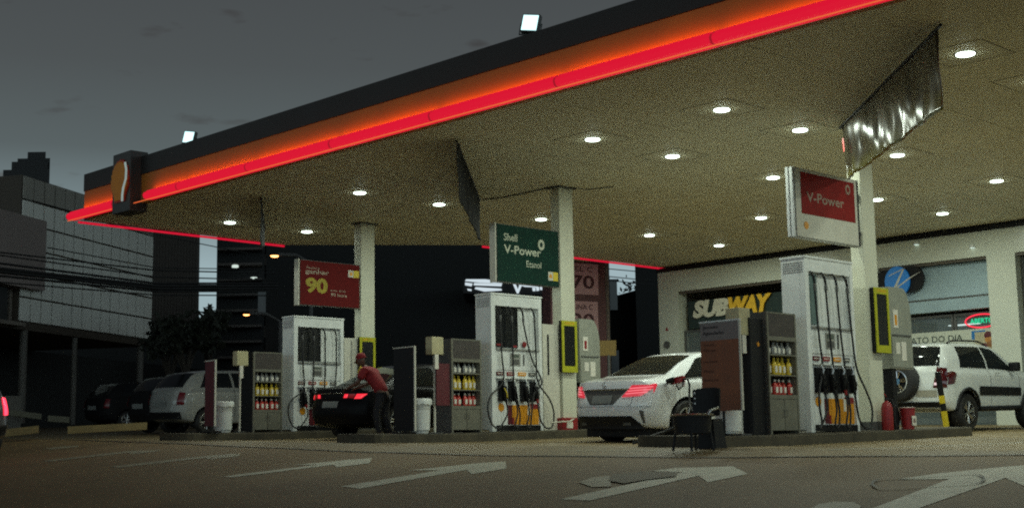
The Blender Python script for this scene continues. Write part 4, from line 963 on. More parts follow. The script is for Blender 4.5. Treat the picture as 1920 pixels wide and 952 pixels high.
def wheel(parent, x, y, r, w, side, rimm, spokes=5, rr=.68):
    mb = MB(); R = r; prof = [(R*rr, -w/2), (R*.90, -w/2-.004), (R*.985, -w/2+.03), (R, -w/2+.06), (R, w/2-.06), (R*.985, w/2-.03), (R*.90, w/2+.004), (R*rr, w/2)]
    mb.lathe(prof, (x, y, r), 'x', M['rubber'], 36); t = mb.build('tyre', None, parent)
    mb = MB(); o = side*(w/2-.012)
    mb.lathe([(R*rr*1.01, o), (R*rr*.93, o+side*.006), (R*rr*.88, o-side*.05)], (x, y, r), 'x', rimm, 36)
    mb.lathe([(R*rr*.9, o-side*.06), (0, o-side*.06)], (x, y, r), 'x', M['black'], 24)
    mb.lathe([(R*.13, o-side*.05), (R*.12, o-side*.005), (0, o)], (x, y, r), 'x', rimm, 14)
    for k in range(spokes):
        a = 2*math.pi*k/spokes+.3; c, s_ = math.cos(a), math.sin(a)
        for d in (-.16, .16):
            b = a+d; p0 = Vector((x+o-side*.02, y+R*.10*c, r+R*.10*s_)); p1 = Vector((x+o-side*.006, y+R*rr*.93*math.cos(b), r+R*rr*.93*math.sin(b)))
            mb.tube([p0, p1], [R*.05, R*.042], rimm, 6)
    mb.build('rim', None, t); return t
def place(t, X, Y, sc, yaw=0):
    t.location = (X, Y, gz(X, Y)+.012); t.scale = (sc, sc, sc)
    d = .4; n = Vector((-(gz(X+d, Y)-gz(X-d, Y))/(2*d), -(gz(X, Y+3)-gz(X, Y+.5))/2.5, 1)).normalized()
    t.rotation_mode = 'QUATERNION'
    t.rotation_quaternion = Vector((0, 0, 1)).rotation_difference(n) @ Matrix.Rotation(yaw, 3, 'Z').to_quaternion()
def paint(name, c, metal=.0, rough=.3): return mat(name, c, rough, metal=metal, var=.02, scale=2, coat=1, rv=.04)
def lampm(name, c, s_): return mat(name, (.18, .005, .01), .15, em=c, es=s_, var=0, rv=0, coat=1)
SEDAN = dict(L=4.68, w=[(0, .84), (.25, .885), (1.0, .905), (2.4, .905), (3.9, .895), (4.4, .85), (4.68, .76)],
    zb=[(0, .30), (.25, .24), (.9, .20), (3.9, .18), (4.5, .22), (4.68, .26)],
    belt=[(0, .885), (.3, .925), (.9, .95), (2.2, .94), (3.4, .92), (4.2, .80), (4.68, .66)],
    top=[(0, .965), (.08, .98), (.45, 1.02), (.62, 1.045), (1.1, 1.27), (1.55, 1.415), (2.1, 1.445), (2.6, 1.41), (3.05, 1.22), (3.45, 1.01), (4.1, .90), (4.5, .78), (4.68, .70)],
    wt=[(0, .70), (.45, .74), (.62, .72), (1.1, .62), (1.55, .57), (2.1, .56), (2.6, .58), (3.05, .66), (3.45, .76), (4.2, .74), (4.68, .62)],
    cr=.30, crr=.24, rprof=[(.26, .50, -.07), (.58, .87, .07), (.86, 1.0, .03)], fprof=[(.25, .5, -.06), (.55, .75, .12)], wy=(.90, 3.74), wr=.33, ar=.385)
# ---------- white sedan
def white_sedan():
    t = thing('white_sedan', (0, 0, 0), 'white sedan seen from behind with glowing red tail lamps, being refuelled', 'car'); c = Car(SEDAN); pm = paint('car_white', (.90, .93, .93))
    b = c.body(t, pm)
    # rear window
    c.patch(.68, 1.36, 9.7, 12, 1, M['glassd'], 'rear_window', t, both=True, nt=12)
    for sd in (1, -1):
        c.patch(1.18, 1.9, 7.25, 8.8, sd, M['glassd'], 'side_window', t, shape=lambda v, t_: (.88+.50*v**1.5, 1.95, t_), nt=8)
        c.patch(2.08, 3.1, 7.25, 8.8, sd, M['glassd'], 'side_window', t, shape=lambda v, t_: (2.09, 3.22-.62*v, t_), nt=8)
        c.patch(2.03, 2.08, 7.2, 8.85, sd, M['black'], 'door_pillar', t, off=.007, nt=6, ny=2)
        mb = MB(); mb.add([c.P(1.0+k*.022*100/100*1.0+0, 7.15, sd, .010) for k in range(0)], [], M['chrome'])
        ln = [c.P(.98+(3.3-.98)*k/24, 7.14, sd, .010) for k in range(25)]; mb = MB(); mb.tube(ln, .007, M['chrome'], 6); mb.build('window_trim', None, t)
        mb = MB(); mb.tube([c.P(1.52+.2*k/4, 6.35, sd, .03) for k in range(5)], .012, pm, 6); mb.build('door_handle', None, t)
        mb = MB(); mb.tube([c.P(2.62+.2*k/4, 6.35, sd, .03) for k in range(5)], .012, pm, 6); mb.build('door_handle', None, t)
        mp_ = c.P(3.0, 7.1, sd, .12); mb = MB(); mb.box((mp_.x-.09, mp_.y-.05, mp_.z-.02), (mp_.x+.09, mp_.y+.06, mp_.z+.11), bev=.03); mb.build('wing_mirror', pm, t)
        for wy in SEDAN['wy']: wheel(t, sd*.80, wy, .33, .23, sd, M['steel'], 5)
    # door seams
    for sd in (1, -1):
        for y in (1.35, 2.06, 3.15):
            mb = MB(); mb.tube([c.P(y, 3.3+(7.1-3.3)*k/10, sd, .001) for k in range(11)], .0045, M['dgrey'], 5); mb.build('door_seam', None, t)
    # tail lamps
    red = lampm('tail_glow', (.95, .05, .08), .62)
    c.rpatch([(.42, .715), (.73, .735), (.885, .895), (.58, .895)], red, 'tail_lamp', t, off=.010, th=.012, n=10)
    c.rpatch([(-.73, .735), (-.42, .715), (-.58, .895), (-.885, .895)], red, 'tail_lamp', t, off=.010, th=.012, n=10)
    for sg in (1, -1):
        # lamp wraps round the corner along the flank
        mb = MB(); K = 8; vs = []
        for i in range(K+1):
            for j in range(5):
                y = .02+.14*i/K; tt = (5.1+.9*i/K)*(1-j/4)+(6.7-.15*i/K)*(j/4); vs.append(c.P(y, tt, sg, .010))
        mb.add(vs, [(i*5+j, i*5+j+1, (i+1)*5+j+1, (i+1)*5+j) for i in range(K) for j in range(4)], red, True); mb.build('side_lamp', None, t)
        mb = MB()
        for k in range(3):
            z = .765+.04*k; mb.tube([c.rear(sg*(.50+.03*k+.30*u/6), z+.012*u/6*2, .026) for u in range(7)], .005, lampm('tail_core', (1, .28, .32), 1.2), 5)
        mb.build('lamp_strip', None, t)
    # boot lid details
    c.rpatch([(-.26, .60), (.26, .60), (.50, .825), (-.50, .825)], M['dgrey'], 'plate_recess', t, off=.004, n=12)
    c.rpatch([(-.22, .625), (.22, .625), (.22, .745), (-.22, .745)], mat('plate', (.20, .21, .20), .5), 'number_plate', t, off=.012, n=6)
    mb = MB(); text(mb, 'FXR 4028', (0, 0, 0), *YF, .07, .46, M['dgrey'], .0, .01, align='CENTER'); mb.v = [c.rear(v.x, .75+v.z, .014) for v in mb.v]
    mb = MB(); mb.tube([c.rear(-.54+1.08*k/16, .835, .014) for k in range(17)], .011, M['chrome'], 6); mb.build('chrome_strip', None, t)
    mb = MB(); mb.lathe([(.045, 0), (.045, -.012), (.036, -.014), (.036, 0)], tuple(c.rear(0, .905, .004)), 'y', M['chrome'], 20)
    for k in range(3):
        a = math.pi/2+k*2*math.pi/3; o = c.rear(0, .905, .01); mb.tube([o, o+Vector((.038*math.cos(a), 0, .038*math.sin(a)))], .004, M['chrome'], 4)
    mb.build('round_emblem', None, t)
    ln = [c.rear(x*.01, .575, .004) for x in range(-84, 85, 6)]; mb = MB(); mb.tube(ln, .004, M['dgrey'], 4); mb.tube([c.rear(.565+.0*k, .58+.03*k, .006) for k in range(2)], .003, M['dgrey'], 4)
    mb.build('bumper_seam', None, t)
    for k, x0 in enumerate((-.59, .59)):
        mb = MB(); mb.tube([c.rear(x0+(.03 if x0 > 0 else -.03)*math.sin(q/8*3), .58+.36*q/8, .003) for q in range(9)], .0035, M['dgrey'], 4); mb.build('boot_seam', None, t)
    c.rpatch([(-.76, .235), (.76, .235), (.60, .43), (-.60, .43)], M['black'], 'diffuser', t, off=.010, n=14)
    mb = MB(); mb.box((-.72, .25, .10), (.72, 4.2, .26), M['black'], bev=.02); mb.build('underbody', None, t)
    for sg in (1, -1):
        c.rpatch([(sg*.73, .32), (sg*.755, .32), (sg*.77, .50), (sg*.72, .52)], M['dgrey'], 'bumper_vent', t, off=.006, n=4)
        c.rpatch([(sg*.42, .29), (sg*.56, .29), (sg*.56, .33), (sg*.42, .33)], M['dgrey'], 'exhaust_tip', t, off=.016, n=4)
    # open fuel flap with nozzle and hose
    fp = c.P(.62, 6.05, 1, .01)
    mb = MB(); mb.lathe([(.075, .0), (.075, .006), (0, .006)], (fp.x-.008, fp.y, fp.z), 'x', M['black'], 16); mb.build('fuel_opening', None, t)
    mb = MB(); mb.box((fp.x, fp.y+.08, fp.z-.08), (fp.x+.15, fp.y+.09, fp.z+.08), bev=.004); mb.build('fuel_flap', pm, t)
    pass
    return t, fp
ws, fp = white_sedan(); place(ws, -12.88, 14.36, .90, math.radians(-6)); ws.location.z -= .03
bpy.context.view_layer.update()
fw = ws.matrix_world @ fp
t = thing('fuel_nozzle', fw, 'red and black fuel nozzle plugged into the white sedan with its hose hanging', 'fuel nozzle')
mb = MB(); mb.tube([(-.03, 0, -.01), (.05, -.01, .01), (.12, -.03, .02)], .017, M['steel'], 8); mb.build('spout', None, t)
mb = MB(); mb.obox((.06, -.10, -.03), (.20, -.05, .02), (0, .075, 0), (0, 0, .085), M['red']); mb.tube([(.10, -.05, .02), (.26, -.12, .03)], .034, M['red'], 10); mb.build('nozzle_body', None, t)
mb = MB(); mb.tube([(.0, -.16, -.0), (.10, -.12, .03)], .038, M['black'], 10); mb.tube([(.10, -.08, -.04), (.16, -.10, -.11), (.26, -.14, -.07), (.27, -.13, .02)], .009, M['black'], 6); mb.build('trigger_guard', None, t)
mb = MB(); mb.tube([(.27, -.12, .03), (.34, -.13, .02), (.38, -.14, -.05), (.37, -.14, -.20), (.42, -.2, -.34), (.55, -.3, -.42), (.8, -.4, -.36), (1.3, -.3, -.35)], .014, M['rubber'], 8); mb.build('hose', None, t)
p0 = cD(1187, 834, 17.0); p1 = cD(1248, 808, 17.2)
t = thing('floor_hose', (p0.x, p0.y, gz(p0.x, p0.y)+.03), 'thick dark hose rising from the ground behind the black stool', 'hose')
mb = MB(); o = Vector(t.location); mb.tube([Vector((0, 0, 0)), Vector((.1, .03, .03)), (p1-o)*.6+Vector((0, 0, .0)), p1-o, p1-o+Vector((.3, .1, .12))], .018, M['rubber'], 8); mb.build('hose_body', None, t)

# ---------- black sedan
def black_sedan():
    t = thing('black_sedan', (0, 0, 0), 'black sedan with lit red tail lamps between the two left islands, beside the attendant', 'car')
    sp_ = dict(SEDAN); c = Car(sp_); pm = mat('car_black', (.004, .004, .005), .4, var=0, spec=.12); c.body(t, pm)
    c.patch(.70, 1.46, 9.35, 12, 1, M['glassd'], 'rear_window', t, both=True, nt=10)
    red = lampm('tail_glow_black', (1.0, .03, .05), 1.2)
    for sd in (1, -1):
        c.patch(1.18, 1.9, 7.25, 8.8, sd, M['glassd'], 'side_window', t, shape=lambda v, t_: (.88+.50*v**1.5, 1.95, t_), nt=8)
        c.patch(2.08, 3.1, 7.25, 8.8, sd, M['glassd'], 'side_window', t, shape=lambda v, t_: (2.09, 3.22-.62*v, t_), nt=8)
        for wy in sp_['wy']: wheel(t, sd*.80, wy, .33, .22, sd, M['steel'], 7)
        c.rpatch([(sd*.62, .77), (sd*.74, .77), (sd*.82, .86), (sd*.66, .86)], red, 'tail_lamp', t, off=.012, th=.01)
        c.rpatch([(sd*.36, .79), (sd*.46, .79), (sd*.48, .86), (sd*.38, .86)], red, 'tail_lamp', t, off=.012, th=.01)
        c.rpatch([(sd*.48, .79), (sd*.60, .78), (sd*.64, .86), (sd*.50, .86)], mat('dull_lamp', (.20, .004, .008), .15, em=(1, .02, .03), es=.10, var=0, rv=0), 'tail_lamp', t, off=.010)
    c.rpatch([(-.24, .61), (.24, .61), (.24, .73), (-.24, .73)], mat('plate', (.30, .31, .30), .5), 'number_plate', t, off=.010, n=4)
    mb = MB(); mb.tube([c.rear(-.36+.72*k/10, .875, .014) for k in range(11)], .009, M['chrome'], 6); mb.build('chrome_strip', None, t)
    return t
bs = black_sedan(); place(bs, -18.66, 14.0, .88)

# ---------- hatchbacks and the suv share a boxier profile
HATCH = dict(L=3.85, w=[(0, .76), (.25, .81), (1.0, .83), (2.4, .83), (3.4, .80), (3.85, .66)],
    zb=[(0, .34), (.3, .26), (.9, .22), (3.2, .20), (3.85, .28)], belt=[(0, .90), (.4, .97), (1.2, .96), (2.4, .92), (3.2, .85), (3.85, .62)],
    top=[(0, .98), (.06, 1.02), (.22, 1.18), (.48, 1.38), (.9, 1.44), (1.6, 1.45), (2.1, 1.38), (2.55, 1.16), (2.9, .98), (3.5, .84), (3.85, .68)],
    wt=[(0, .64), (.22, .62), (.48, .58), (.9, .56), (1.6, .55), (2.1, .57), (2.55, .63), (2.9, .70), (3.5, .68), (3.85, .52)],
    cr=.28, crr=.20, rprof=[(.34, .5, -.05), (.72, 1.0, .06)], fprof=[(.3, .5, -.05), (.55, .7, .08)], wy=(.68, 3.12), wr=.29, ar=.34)
def hatch(label, pm, lit, name='silver_hatchback', cat='car', lampc=None):
    t = thing(name, (0, 0, 0), label, cat); c = Car(HATCH); c.body(t, pm)
    c.patch(.10, .50, 9.3, 12, 1, M['glassd'], 'rear_window', t, both=True, nt=10)
    red = lampm('tail_glow_big', (1.0, .035, .07), 4) if lit else mat('tail_unlit', (.12, .008, .012), .2)
    for sd in (1, -1):
        c.patch(.5, 1.3, 7.25, 8.8, sd, M['glassd'], 'side_window', t, shape=lambda v, t_: (.50+.22*v, 1.36, t_), nt=8)
        c.patch(1.4, 2.4, 7.25, 8.8, sd, M['glassd'], 'side_window', t, shape=lambda v, t_: (1.42, 2.58-.58*v, t_), nt=8)
        for wy in HATCH['wy']: wheel(t, sd*.735, wy, .29, .18, sd, M['steel'], 6)
        c.rpatch([(sd*.60, .66), (sd*.745, .66), (sd*.735, .93), (sd*.62, .95)], red, 'tail_lamp', t, off=.012, th=.015)
        mp_ = c.P(2.35, 7.1, sd, .10); mb = MB(); mb.box((mp_.x-.07, mp_.y-.04, mp_.z-.02), (mp_.x+.07, mp_.y+.05, mp_.z+.09), bev=.025); mb.build('wing_mirror', M['black'], t)
        mb = MB(); mb.tube([c.P(1.39, 3.3+(7.1-3.3)*k/10, sd, .001) for k in range(11)], .005, M['black'], 5); mb.build('door_seam', None, t)
    c.rpatch([(-.26, .62), (.26, .62), (.26, .74), (-.26, .74)], mat('plate', (.30, .31, .30), .5), 'number_plate', t, off=.012, n=4)
    c.rpatch([(-.66, .34), (.66, .34), (.68, .50), (-.68, .50)], M['black'], 'rear_bumper_strip', t, off=.006, n=10)
    return t
h1 = hatch('silver white hatchback parked left of the leftmost pump island', paint('car_silver', (.28, .285, .27), .0), False)
place(h1, -27.6-RT.x*.55, 16.6-RT.y*.55, 1.0)
h2 = hatch('dark car with bright red tail lamp cut off by the left picture edge', paint('car_grey', (.08, .08, .085)), True, 'dark_hatchback')
pp = cD(14, 742, 20); place(h2, pp.x-.10-RT.x*.98, pp.y+.55-RT.y*.98, .95, math.radians(100))
h3 = hatch('very dark parked hatchback barely visible left of the silver hatchback', mat('car_night', (.008, .008, .009), .7, spec=.2), False, 'parked_hatchback')
pp = cD(262, 760, 33); place(h3, pp.x, pp.y, .96)
h4 = hatch('dark parked hatchback in the unlit lot under the panel clad building', mat('car_night', (.008, .008, .009), .7, spec=.2), False, 'parked_hatchback')
pp = cD(176, 760, 40); place(h4, pp.x, pp.y, .96)
# ---------- white suv
SUV = dict(L=4.0, w=[(0, .80), (.25, .85), (1.0, .87), (2.6, .87), (3.5, .85), (4.0, .70)],
    zb=[(0, .42), (.3, .36), (.9, .34), (3.2, .34), (4.0, .40)], belt=[(0, 1.02), (.4, 1.06), (1.2, 1.05), (2.6, 1.02), (3.3, .98), (4.0, .76)],
    top=[(0, 1.08), (.04, 1.14), (.12, 1.34), (.28, 1.53), (.7, 1.60), (1.6, 1.61), (2.2, 1.55), (2.65, 1.34), (3.05, 1.12), (3.6, 1.02), (4.0, .84)],
    wt=[(0, .70), (.12, .68), (.28, .64), (.7, .62), (1.6, .61), (2.2, .62), (2.65, .67), (3.05, .74), (3.6, .72), (4.0, .56)],
    cr=.26, crr=.18, rprof=[(.42, .55, -.06), (.8, 1.1, .04)], fprof=[(.3, .5, -.05), (.7, .85, .08)], wy=(.74, 3.22), wr=.335, ar=.40)
def suv():
    t = thing('white_suv', (0, 0, 0), 'white compact suv with black spare wheel on its tailgate parked before the shop', 'car'); c = Car(SUV); pm = paint('car_white2', (.74, .77, .74)); c.body(t, pm)
    c.patch(.055, .27, 9.2, 12, 1, M['glassd'], 'rear_window', t, both=True, nt=10)
    for sd in (1, -1):
        c.patch(.5, 1.3, 7.25, 8.8, sd, M['glassd'], 'side_window', t, shape=lambda v, t_: (.62+.10*v, 1.60, t_), nt=8)
        c.patch(1.4, 2.4, 7.25, 8.8, sd, M['glassd'], 'side_window', t, shape=lambda v, t_: (1.66, 2.72-.62*v, t_), nt=8)
        for wy in SUV['wy']: wheel(t, sd*.775, wy, .335, .21, sd, M['steel'], 6, .62)
        c.rpatch([(sd*.60, .78), (sd*.81, .78), (sd*.80, 1.12), (sd*.66, 1.15)], mat('suv_lamp', (.07, .004, .006), .12, coat=1), 'tail_lamp', t, off=.014, th=.02)
        mb = MB(); vs = []
        for i in range(7):
            for j in range(6): vs.append(c.P(.01+.34*i/6*(1-.35*abs(j-2.5)/2.5), 4.75+2.0*j/5, sd, .014))
        mb.add(vs, [(i*6+j, i*6+j+1, (i+1)*6+j+1, (i+1)*6+j) for i in range(6) for j in range(5)], mat('suv_lamp', (.07, .004, .006), .12), True); mb.build('side_lamp', None, t)
        c.rpatch([(sd*.63, .825), (sd*.75, .825), (sd*.75, .87), (sd*.63, .87)], emat('reverse_lamp', (1, .75, .75), .9), 'reversing_lamp', t, off=.038, n=4)
        mb = MB(); mb.tube([c.P(.55+1.5*k/12, 9.5, sd, .05-.05*(abs(k-6)/6)**6) for k in range(13)], .016, M['black'], 8); mb.build('roof_rail', None, t)
        mp_ = c.P(2.45, 7.2, sd, .13); mb = MB(); mb.box((mp_.x-.10, mp_.y-.05, mp_.z-.04), (mp_.x+.10, mp_.y+.07, mp_.z+.13), bev=.04); mb.build('wing_mirror', M['black'], t)
        mb = MB(); K = 5; vs = []
        for i in range(25):
            for j in range(K): vs.append(c.P(1.16+1.62*i/24, 4.05+.55*j/(K-1), sd, .02))
        mb.add(vs, [(i*K+j, i*K+j+1, (i+1)*K+j+1, (i+1)*K+j) for i in range(24) for j in range(K-1)], M['black'], True); mb.build('rub_strip', None, t)
        for wy in SUV['wy']:   # black arch lips
            mb = MB(); pts = []
            for k in range(19):
                a = math.pi*k/18; yy, zz = wy+.425*math.cos(a), .335+.425*math.sin(a); best = min((abs(c.P(yy, tt/20, 1).z-zz), tt/20) for tt in range(50, 140)); v = c.P(yy, best[1], sd, .012); pts.append(v)
            mb.tube(pts, .028, M['black'], 6); mb.build('arch_lip', None, t)
        mb = MB(); mb.tube([c.P(1.14+1.65*k/10, 2.75, sd, .012) for k in range(11)], .05, M['black'], 6); mb.build('sill_cladding', None, t)
        for y in (1.62, 2.76):
            mb = MB(); mb.tube([c.P(y, 3.3+(7.1-3.3)*k/10, sd, .001) for k in range(11)], .005, M['dgrey'], 5); mb.build('door_seam', None, t)
        mb = MB(); mb.tube([c.P(1.78+.2*k/4, 6.2, sd, .03) for k in range(5)], .012, pm, 6); mb.build('door_handle', None, t)
    c.rpatch([(-.74, .43), (.74, .43), (.74, .53), (-.74, .53)], M['black'], 'rear_bumper', t, off=.02, n=10)
    c.rpatch([(.30, .62), (.66, .62), (.66, .74), (.30, .74)], mat('plate2', (.33, .31, .24), .5), 'number_plate', t, off=.012, n=4)
    # spare wheel
    sp2 = MB(); sx_, sz_ = .0, .90
    sp2.lathe([(.20, -.20), (.31, -.205), (.35, -.18), (.36, -.15), (.36, -.03), (.32, 0)], (sx_, 0, sz_), 'y', M['rubber'], 36); s1 = sp2.build('spare_wheel', None, t)
    mb = MB(); mb.lathe([(.20, -.195), (.185, -.185), (.05, -.17), (0, -.17)], (sx_, 0, sz_), 'y', M['black'], 30)
    for k in range(5):
        a = .2+2*math.pi*k/5
        for d in (-.17, .17): mb.tube([(sx_+.03*math.cos(a), -.20, sz_+.03*math.sin(a)), (sx_+.188*math.cos(a+d), -.20, sz_+.188*math.sin(a+d))], .014, M['chrome'], 6)
    mb.lathe([(.198, -.195), (.205, -.21), (.19, -.212)], (sx_, 0, sz_), 'y', M['chrome'], 30); mb.build('rim', None, s1)
    mb = MB(); mb.lathe([(.062, -.19), (.06, -.225), (0, -.228)], (sx_, 0, sz_), 'y', mat('hub_blue', (.06, .16, .28), .3), 16); mb.build('hub_cap', None, s1)
    c.rpatch([(sx_-.06, .80), (sx_+.06, .80), (sx_+.06, 1.04), (sx_-.06, 1.04)], M['black'], 'wheel_carrier', t, off=.02, n=3)
    return t
sv = suv(); place(sv, -11.62, 20.2, .90)
# pump-island far car glimpsed between dark stand and dispenser
h5 = thing('distant_sedan', (0, 0, 0), 'dark sedan with a red brake lamp glimpsed between dark stand and middle dispenser', 'car'); c5 = Car(SEDAN); c5.body(h5, paint('car_white3', (.55, .57, .58)))
c5.patch(.70, 1.46, 9.35, 12, 1, M['glassd'], 'rear_window', h5, both=True, nt=8)
for sd in (1, -1):
    for wy in SEDAN['wy']: wheel(h5, sd*.80, wy, .33, .22, sd, M['steel'], 5)
    c5.rpatch([(sd*.50, .82), (sd*.82, .82), (sd*.82, .90), (sd*.50, .90)], lampm('tail_glow_far', (1, .03, .05), 1.6), 'tail_lamp', h5, off=.014, th=.01)
pp = cD(748, 770, 29.5); place(h5, pp.x, pp.y, .92)

# ================================================================== PERSON
def skin(name, joints, edges, radii, m, parent=None, sub=2):
    me = bpy.data.meshes.new(name); me.from_pydata(joints, edges, []); o = bpy.data.objects.new(name, me); S.collection.objects.link(o)
    md = o.modifiers.new('k', 'SKIN'); md.use_smooth_shade = True
    for i, r in enumerate(radii):
        v = me.skin_vertices[0].data[i]; v.radius = r if isinstance(r, tuple) else (r, r); v.use_root = (i == 0)
    sb = o.modifiers.new('s', 'SUBSURF'); sb.levels = sub; sb.render_levels = sub; applymods(o)
    o.data.materials.clear(); o.data.materials.append(m); o.name = name
    if parent: o.parent = parent
    return o
# local: +y = facing direction (towards the car, i.e. world -X side), x = right of the figure ; metres (scale .9 on root)
pj = cD(712, 800, 20.5)
per = thing('person', (-17.50, 14.06, gz(-17.5, 14.06)+.012), 'attendant in red cap and red shirt leaning over the rear of the black sedan', 'person')
per.scale = (.83, .83, .83); per.rotation_euler = (0, 0, math.radians(112))
hip = (0, -.10, .92)
J = [hip, (0, .0, 1.06), (0, .13, 1.22), (0, .25, 1.36), (0, .32, 1.43), (0, .37, 1.48),
     (-.10, -.10, .87), (-.12, .0, .50), (-.12, -.08, .09), (-.12, .06, .04),
     (.10, -.10, .87), (.12, -.06, .50), (.13, -.18, .09), (.13, -.04, .04),
     (-.19, .24, 1.35), (-.24, .34, 1.11), (-.20, .56, 1.03), (.19, .24, 1.35), (.25, .36, 1.12), (.18, .58, 1.05)]
Eg = [(0, 1), (1, 2), (2, 3), (3, 4), (4, 5), (0, 6), (6, 7), (7, 8), (8, 9), (0, 10), (10, 11), (11, 12), (12, 13), (3, 14), (14, 15), (15, 16), (3, 17), (17, 18), (18, 19)]
Rr = [(.15, .11), (.14, .10), (.15, .11), (.12, .09), .055, .055, .085, .055, .038, .035, .085, .055, .038, .035, .055, .042, .030, .055, .042, .030]
skin('body', J, Eg, Rr, M['skin'], per)
# head
mb = MB(); hc = Vector((0, .42, 1.565))
bm = bmesh.new(); bmesh.ops.create_uvsphere(bm, u_segments=20, v_segments=14, radius=1)
for v in bm.verts:
    x, y, z = v.co; nx = x*.076; ny = y*.098; nz = z*.118
    if z < 0: nx *= 1+z*.28; ny *= 1+z*.12
    if y > .75 and abs(x) < .3 and -.25 < z < .15: ny += .018
    if y > .6 and .15 < abs(x) < .5 and .0 < z < .25: ny -= .008
    v.co = Vector((nx, ny, nz))
bmesh.ops.rotate(bm, verts=bm.verts, cent=(0, 0, 0), matrix=Matrix.Rotation(-.35, 3, 'X')); bm.verts.index_update()
mb.add([v.co+hc for v in bm.verts], [[v.index for v in f.verts] for f in bm.faces], M['skin'], True); bm.free()
for sd in (-1, 1): mb.lathe([(.0, 0), (.022, .004), (.026, .012), (.012, .018)], (hc.x+sd*.070, hc.y-.005, hc.z-.01), 'x', M['skin'], 10)
hd = mb.build('head', None, per)
mb = MB()
for sd in (-1, 1): mb.lathe([(0, .008), (.010, .004), (.012, 0)], (hc.x+sd*.030, hc.y+.078, hc.z-.02), 'y', M['black'], 8)
mb.tube([(-.022, hc.y+.066, hc.z-.085), (0, hc.y+.070, hc.z-.087), (.022, hc.y+.066, hc.z-.085)], .005, M['dred'], 5); mb.build('face_features', None, hd)
mb = MB(); mb.lathe([(.084, -.035), (.088, .0), (.082, .05), (.055, .082), (0, .092)], (0, 0, 0), m=M['shirt'], n=20, sy=1.2)
mb.add([(x*.078, .09+.085*math.sqrt(max(0, 1-(x*.9)**2)) if k else .06, -.03-.012*abs(x)-(.02 if k else 0)+dz) for dz in (0, .008) for k in (0, 1) for x in (-1, -.6, -.2, .2, .6, 1)],
       [(i, i+1, i+7, i+6) for i in range(5)]+[(i+12, i+18, i+19, i+13) for i in range(5)]+[(6+i, 7+i, 19+i, 18+i) for i in range(5)], M['shirt'], True)
R3 = Matrix.Rotation(-.35, 3, 'X'); mb.v = [R3 @ v+hc+Vector((0, -.01, .055)) for v in mb.v]; mb.build('cap', None, per)
# clothing
skin('shirt', [(0, -.10, .86), (0, -.01, 1.05), (0, .13, 1.22), (0, .24, 1.355), (0, .29, 1.40), (-.18, .23, 1.35), (-.235, .30, 1.17), (.18, .23, 1.35), (.245, .31, 1.18)],
     [(0, 1), (1, 2), (2, 3), (3, 4), (3, 5), (5, 6), (3, 7), (7, 8)], [(.175, .14), (.175, .14), (.185, .145), (.15, .12), .075, .09, .08, .09, .08], M['shirt'], per)
skin('trousers', [(0, -.10, .94), (-.10, -.10, .83), (-.12, .0, .50), (-.12, -.08, .12), (.10, -.10, .83), (.12, -.06, .50), (.13, -.18, .12)],
     [(0, 1), (1, 2), (2, 3), (0, 4), (4, 5), (5, 6)], [(.165, .13), .105, .078, .062, .105, .078, .062], M['denim'], per)
mb = MB(); mb.tube([(-.10, .33, 1.42), (-.08, .38, 1.34), (-.05, .36, 1.24)], [.045, .055, .04], M['shirty'], 8); mb.tube([(.10, .33, 1.42), (.08, .38, 1.34), (.05, .36, 1.24)], [.045, .055, .04], M['shirty'], 8); mb.build('collar_trim', None, per)
mb = MB(); mb.lathe([(.035, 0), (.03, .006), (0, .007)], (.262, .29, 1.27), 'x', M['shirty'], 12); mb.build('sleeve_logo', None, per)
for sd in (-1, 1):
    mb = MB(); fx = -.12 if sd < 0 else .13; fy = -.08 if sd < 0 else -.18
    mb.box((fx-.05, fy-.09, .0), (fx+.05, fy+.19, .085), bev=.03); mb.build('shoe', M['black'], per)
    # hand: palm and five fingers
    w0 = Vector((-.20, .56, 1.03) if sd < 0 else (.18, .58, 1.05)); dr = Vector((.0, .85, -.35)).normalized(); ax_ = Vector((1, 0, 0)); js_ = [w0-dr*.02, w0+dr*.05, w0+dr*.085]; eg = [(0, 1), (1, 2)]; rd = [(.024, .018), (.036, .016), (.038, .014)]
    for k in range(4):
        b = w0+dr*.088+ax_*(-.027+.018*k); l = (.026, .032, .030, .024)[k]; i0 = len(js_); js_ += [b, b+dr*l+Vector((0, 0, -.006)), b+dr*l*1.8+Vector((0, 0, -.024))]; eg += [(2, i0), (i0, i0+1), (i0+1, i0+2)]; rd += [.009, .008, .007]
    i0 = len(js_); b = w0+dr*.03+ax_*(.034 if sd < 0 else -.034); js_ += [b, b+dr*.035+ax_*(.02 if sd < 0 else -.02), b+dr*.06+ax_*(.022 if sd < 0 else -.022)]; eg += [(1, i0), (i0, i0+1), (i0+1, i0+2)]; rd += [.011, .010, .008]
    skin('hand', js_, eg, rd, M['skin'], per, 1)

# ================================================================== BACKGROUND
def hdir(x, y=826): v = ray(x, y); v.z = 0; return v.normalized()
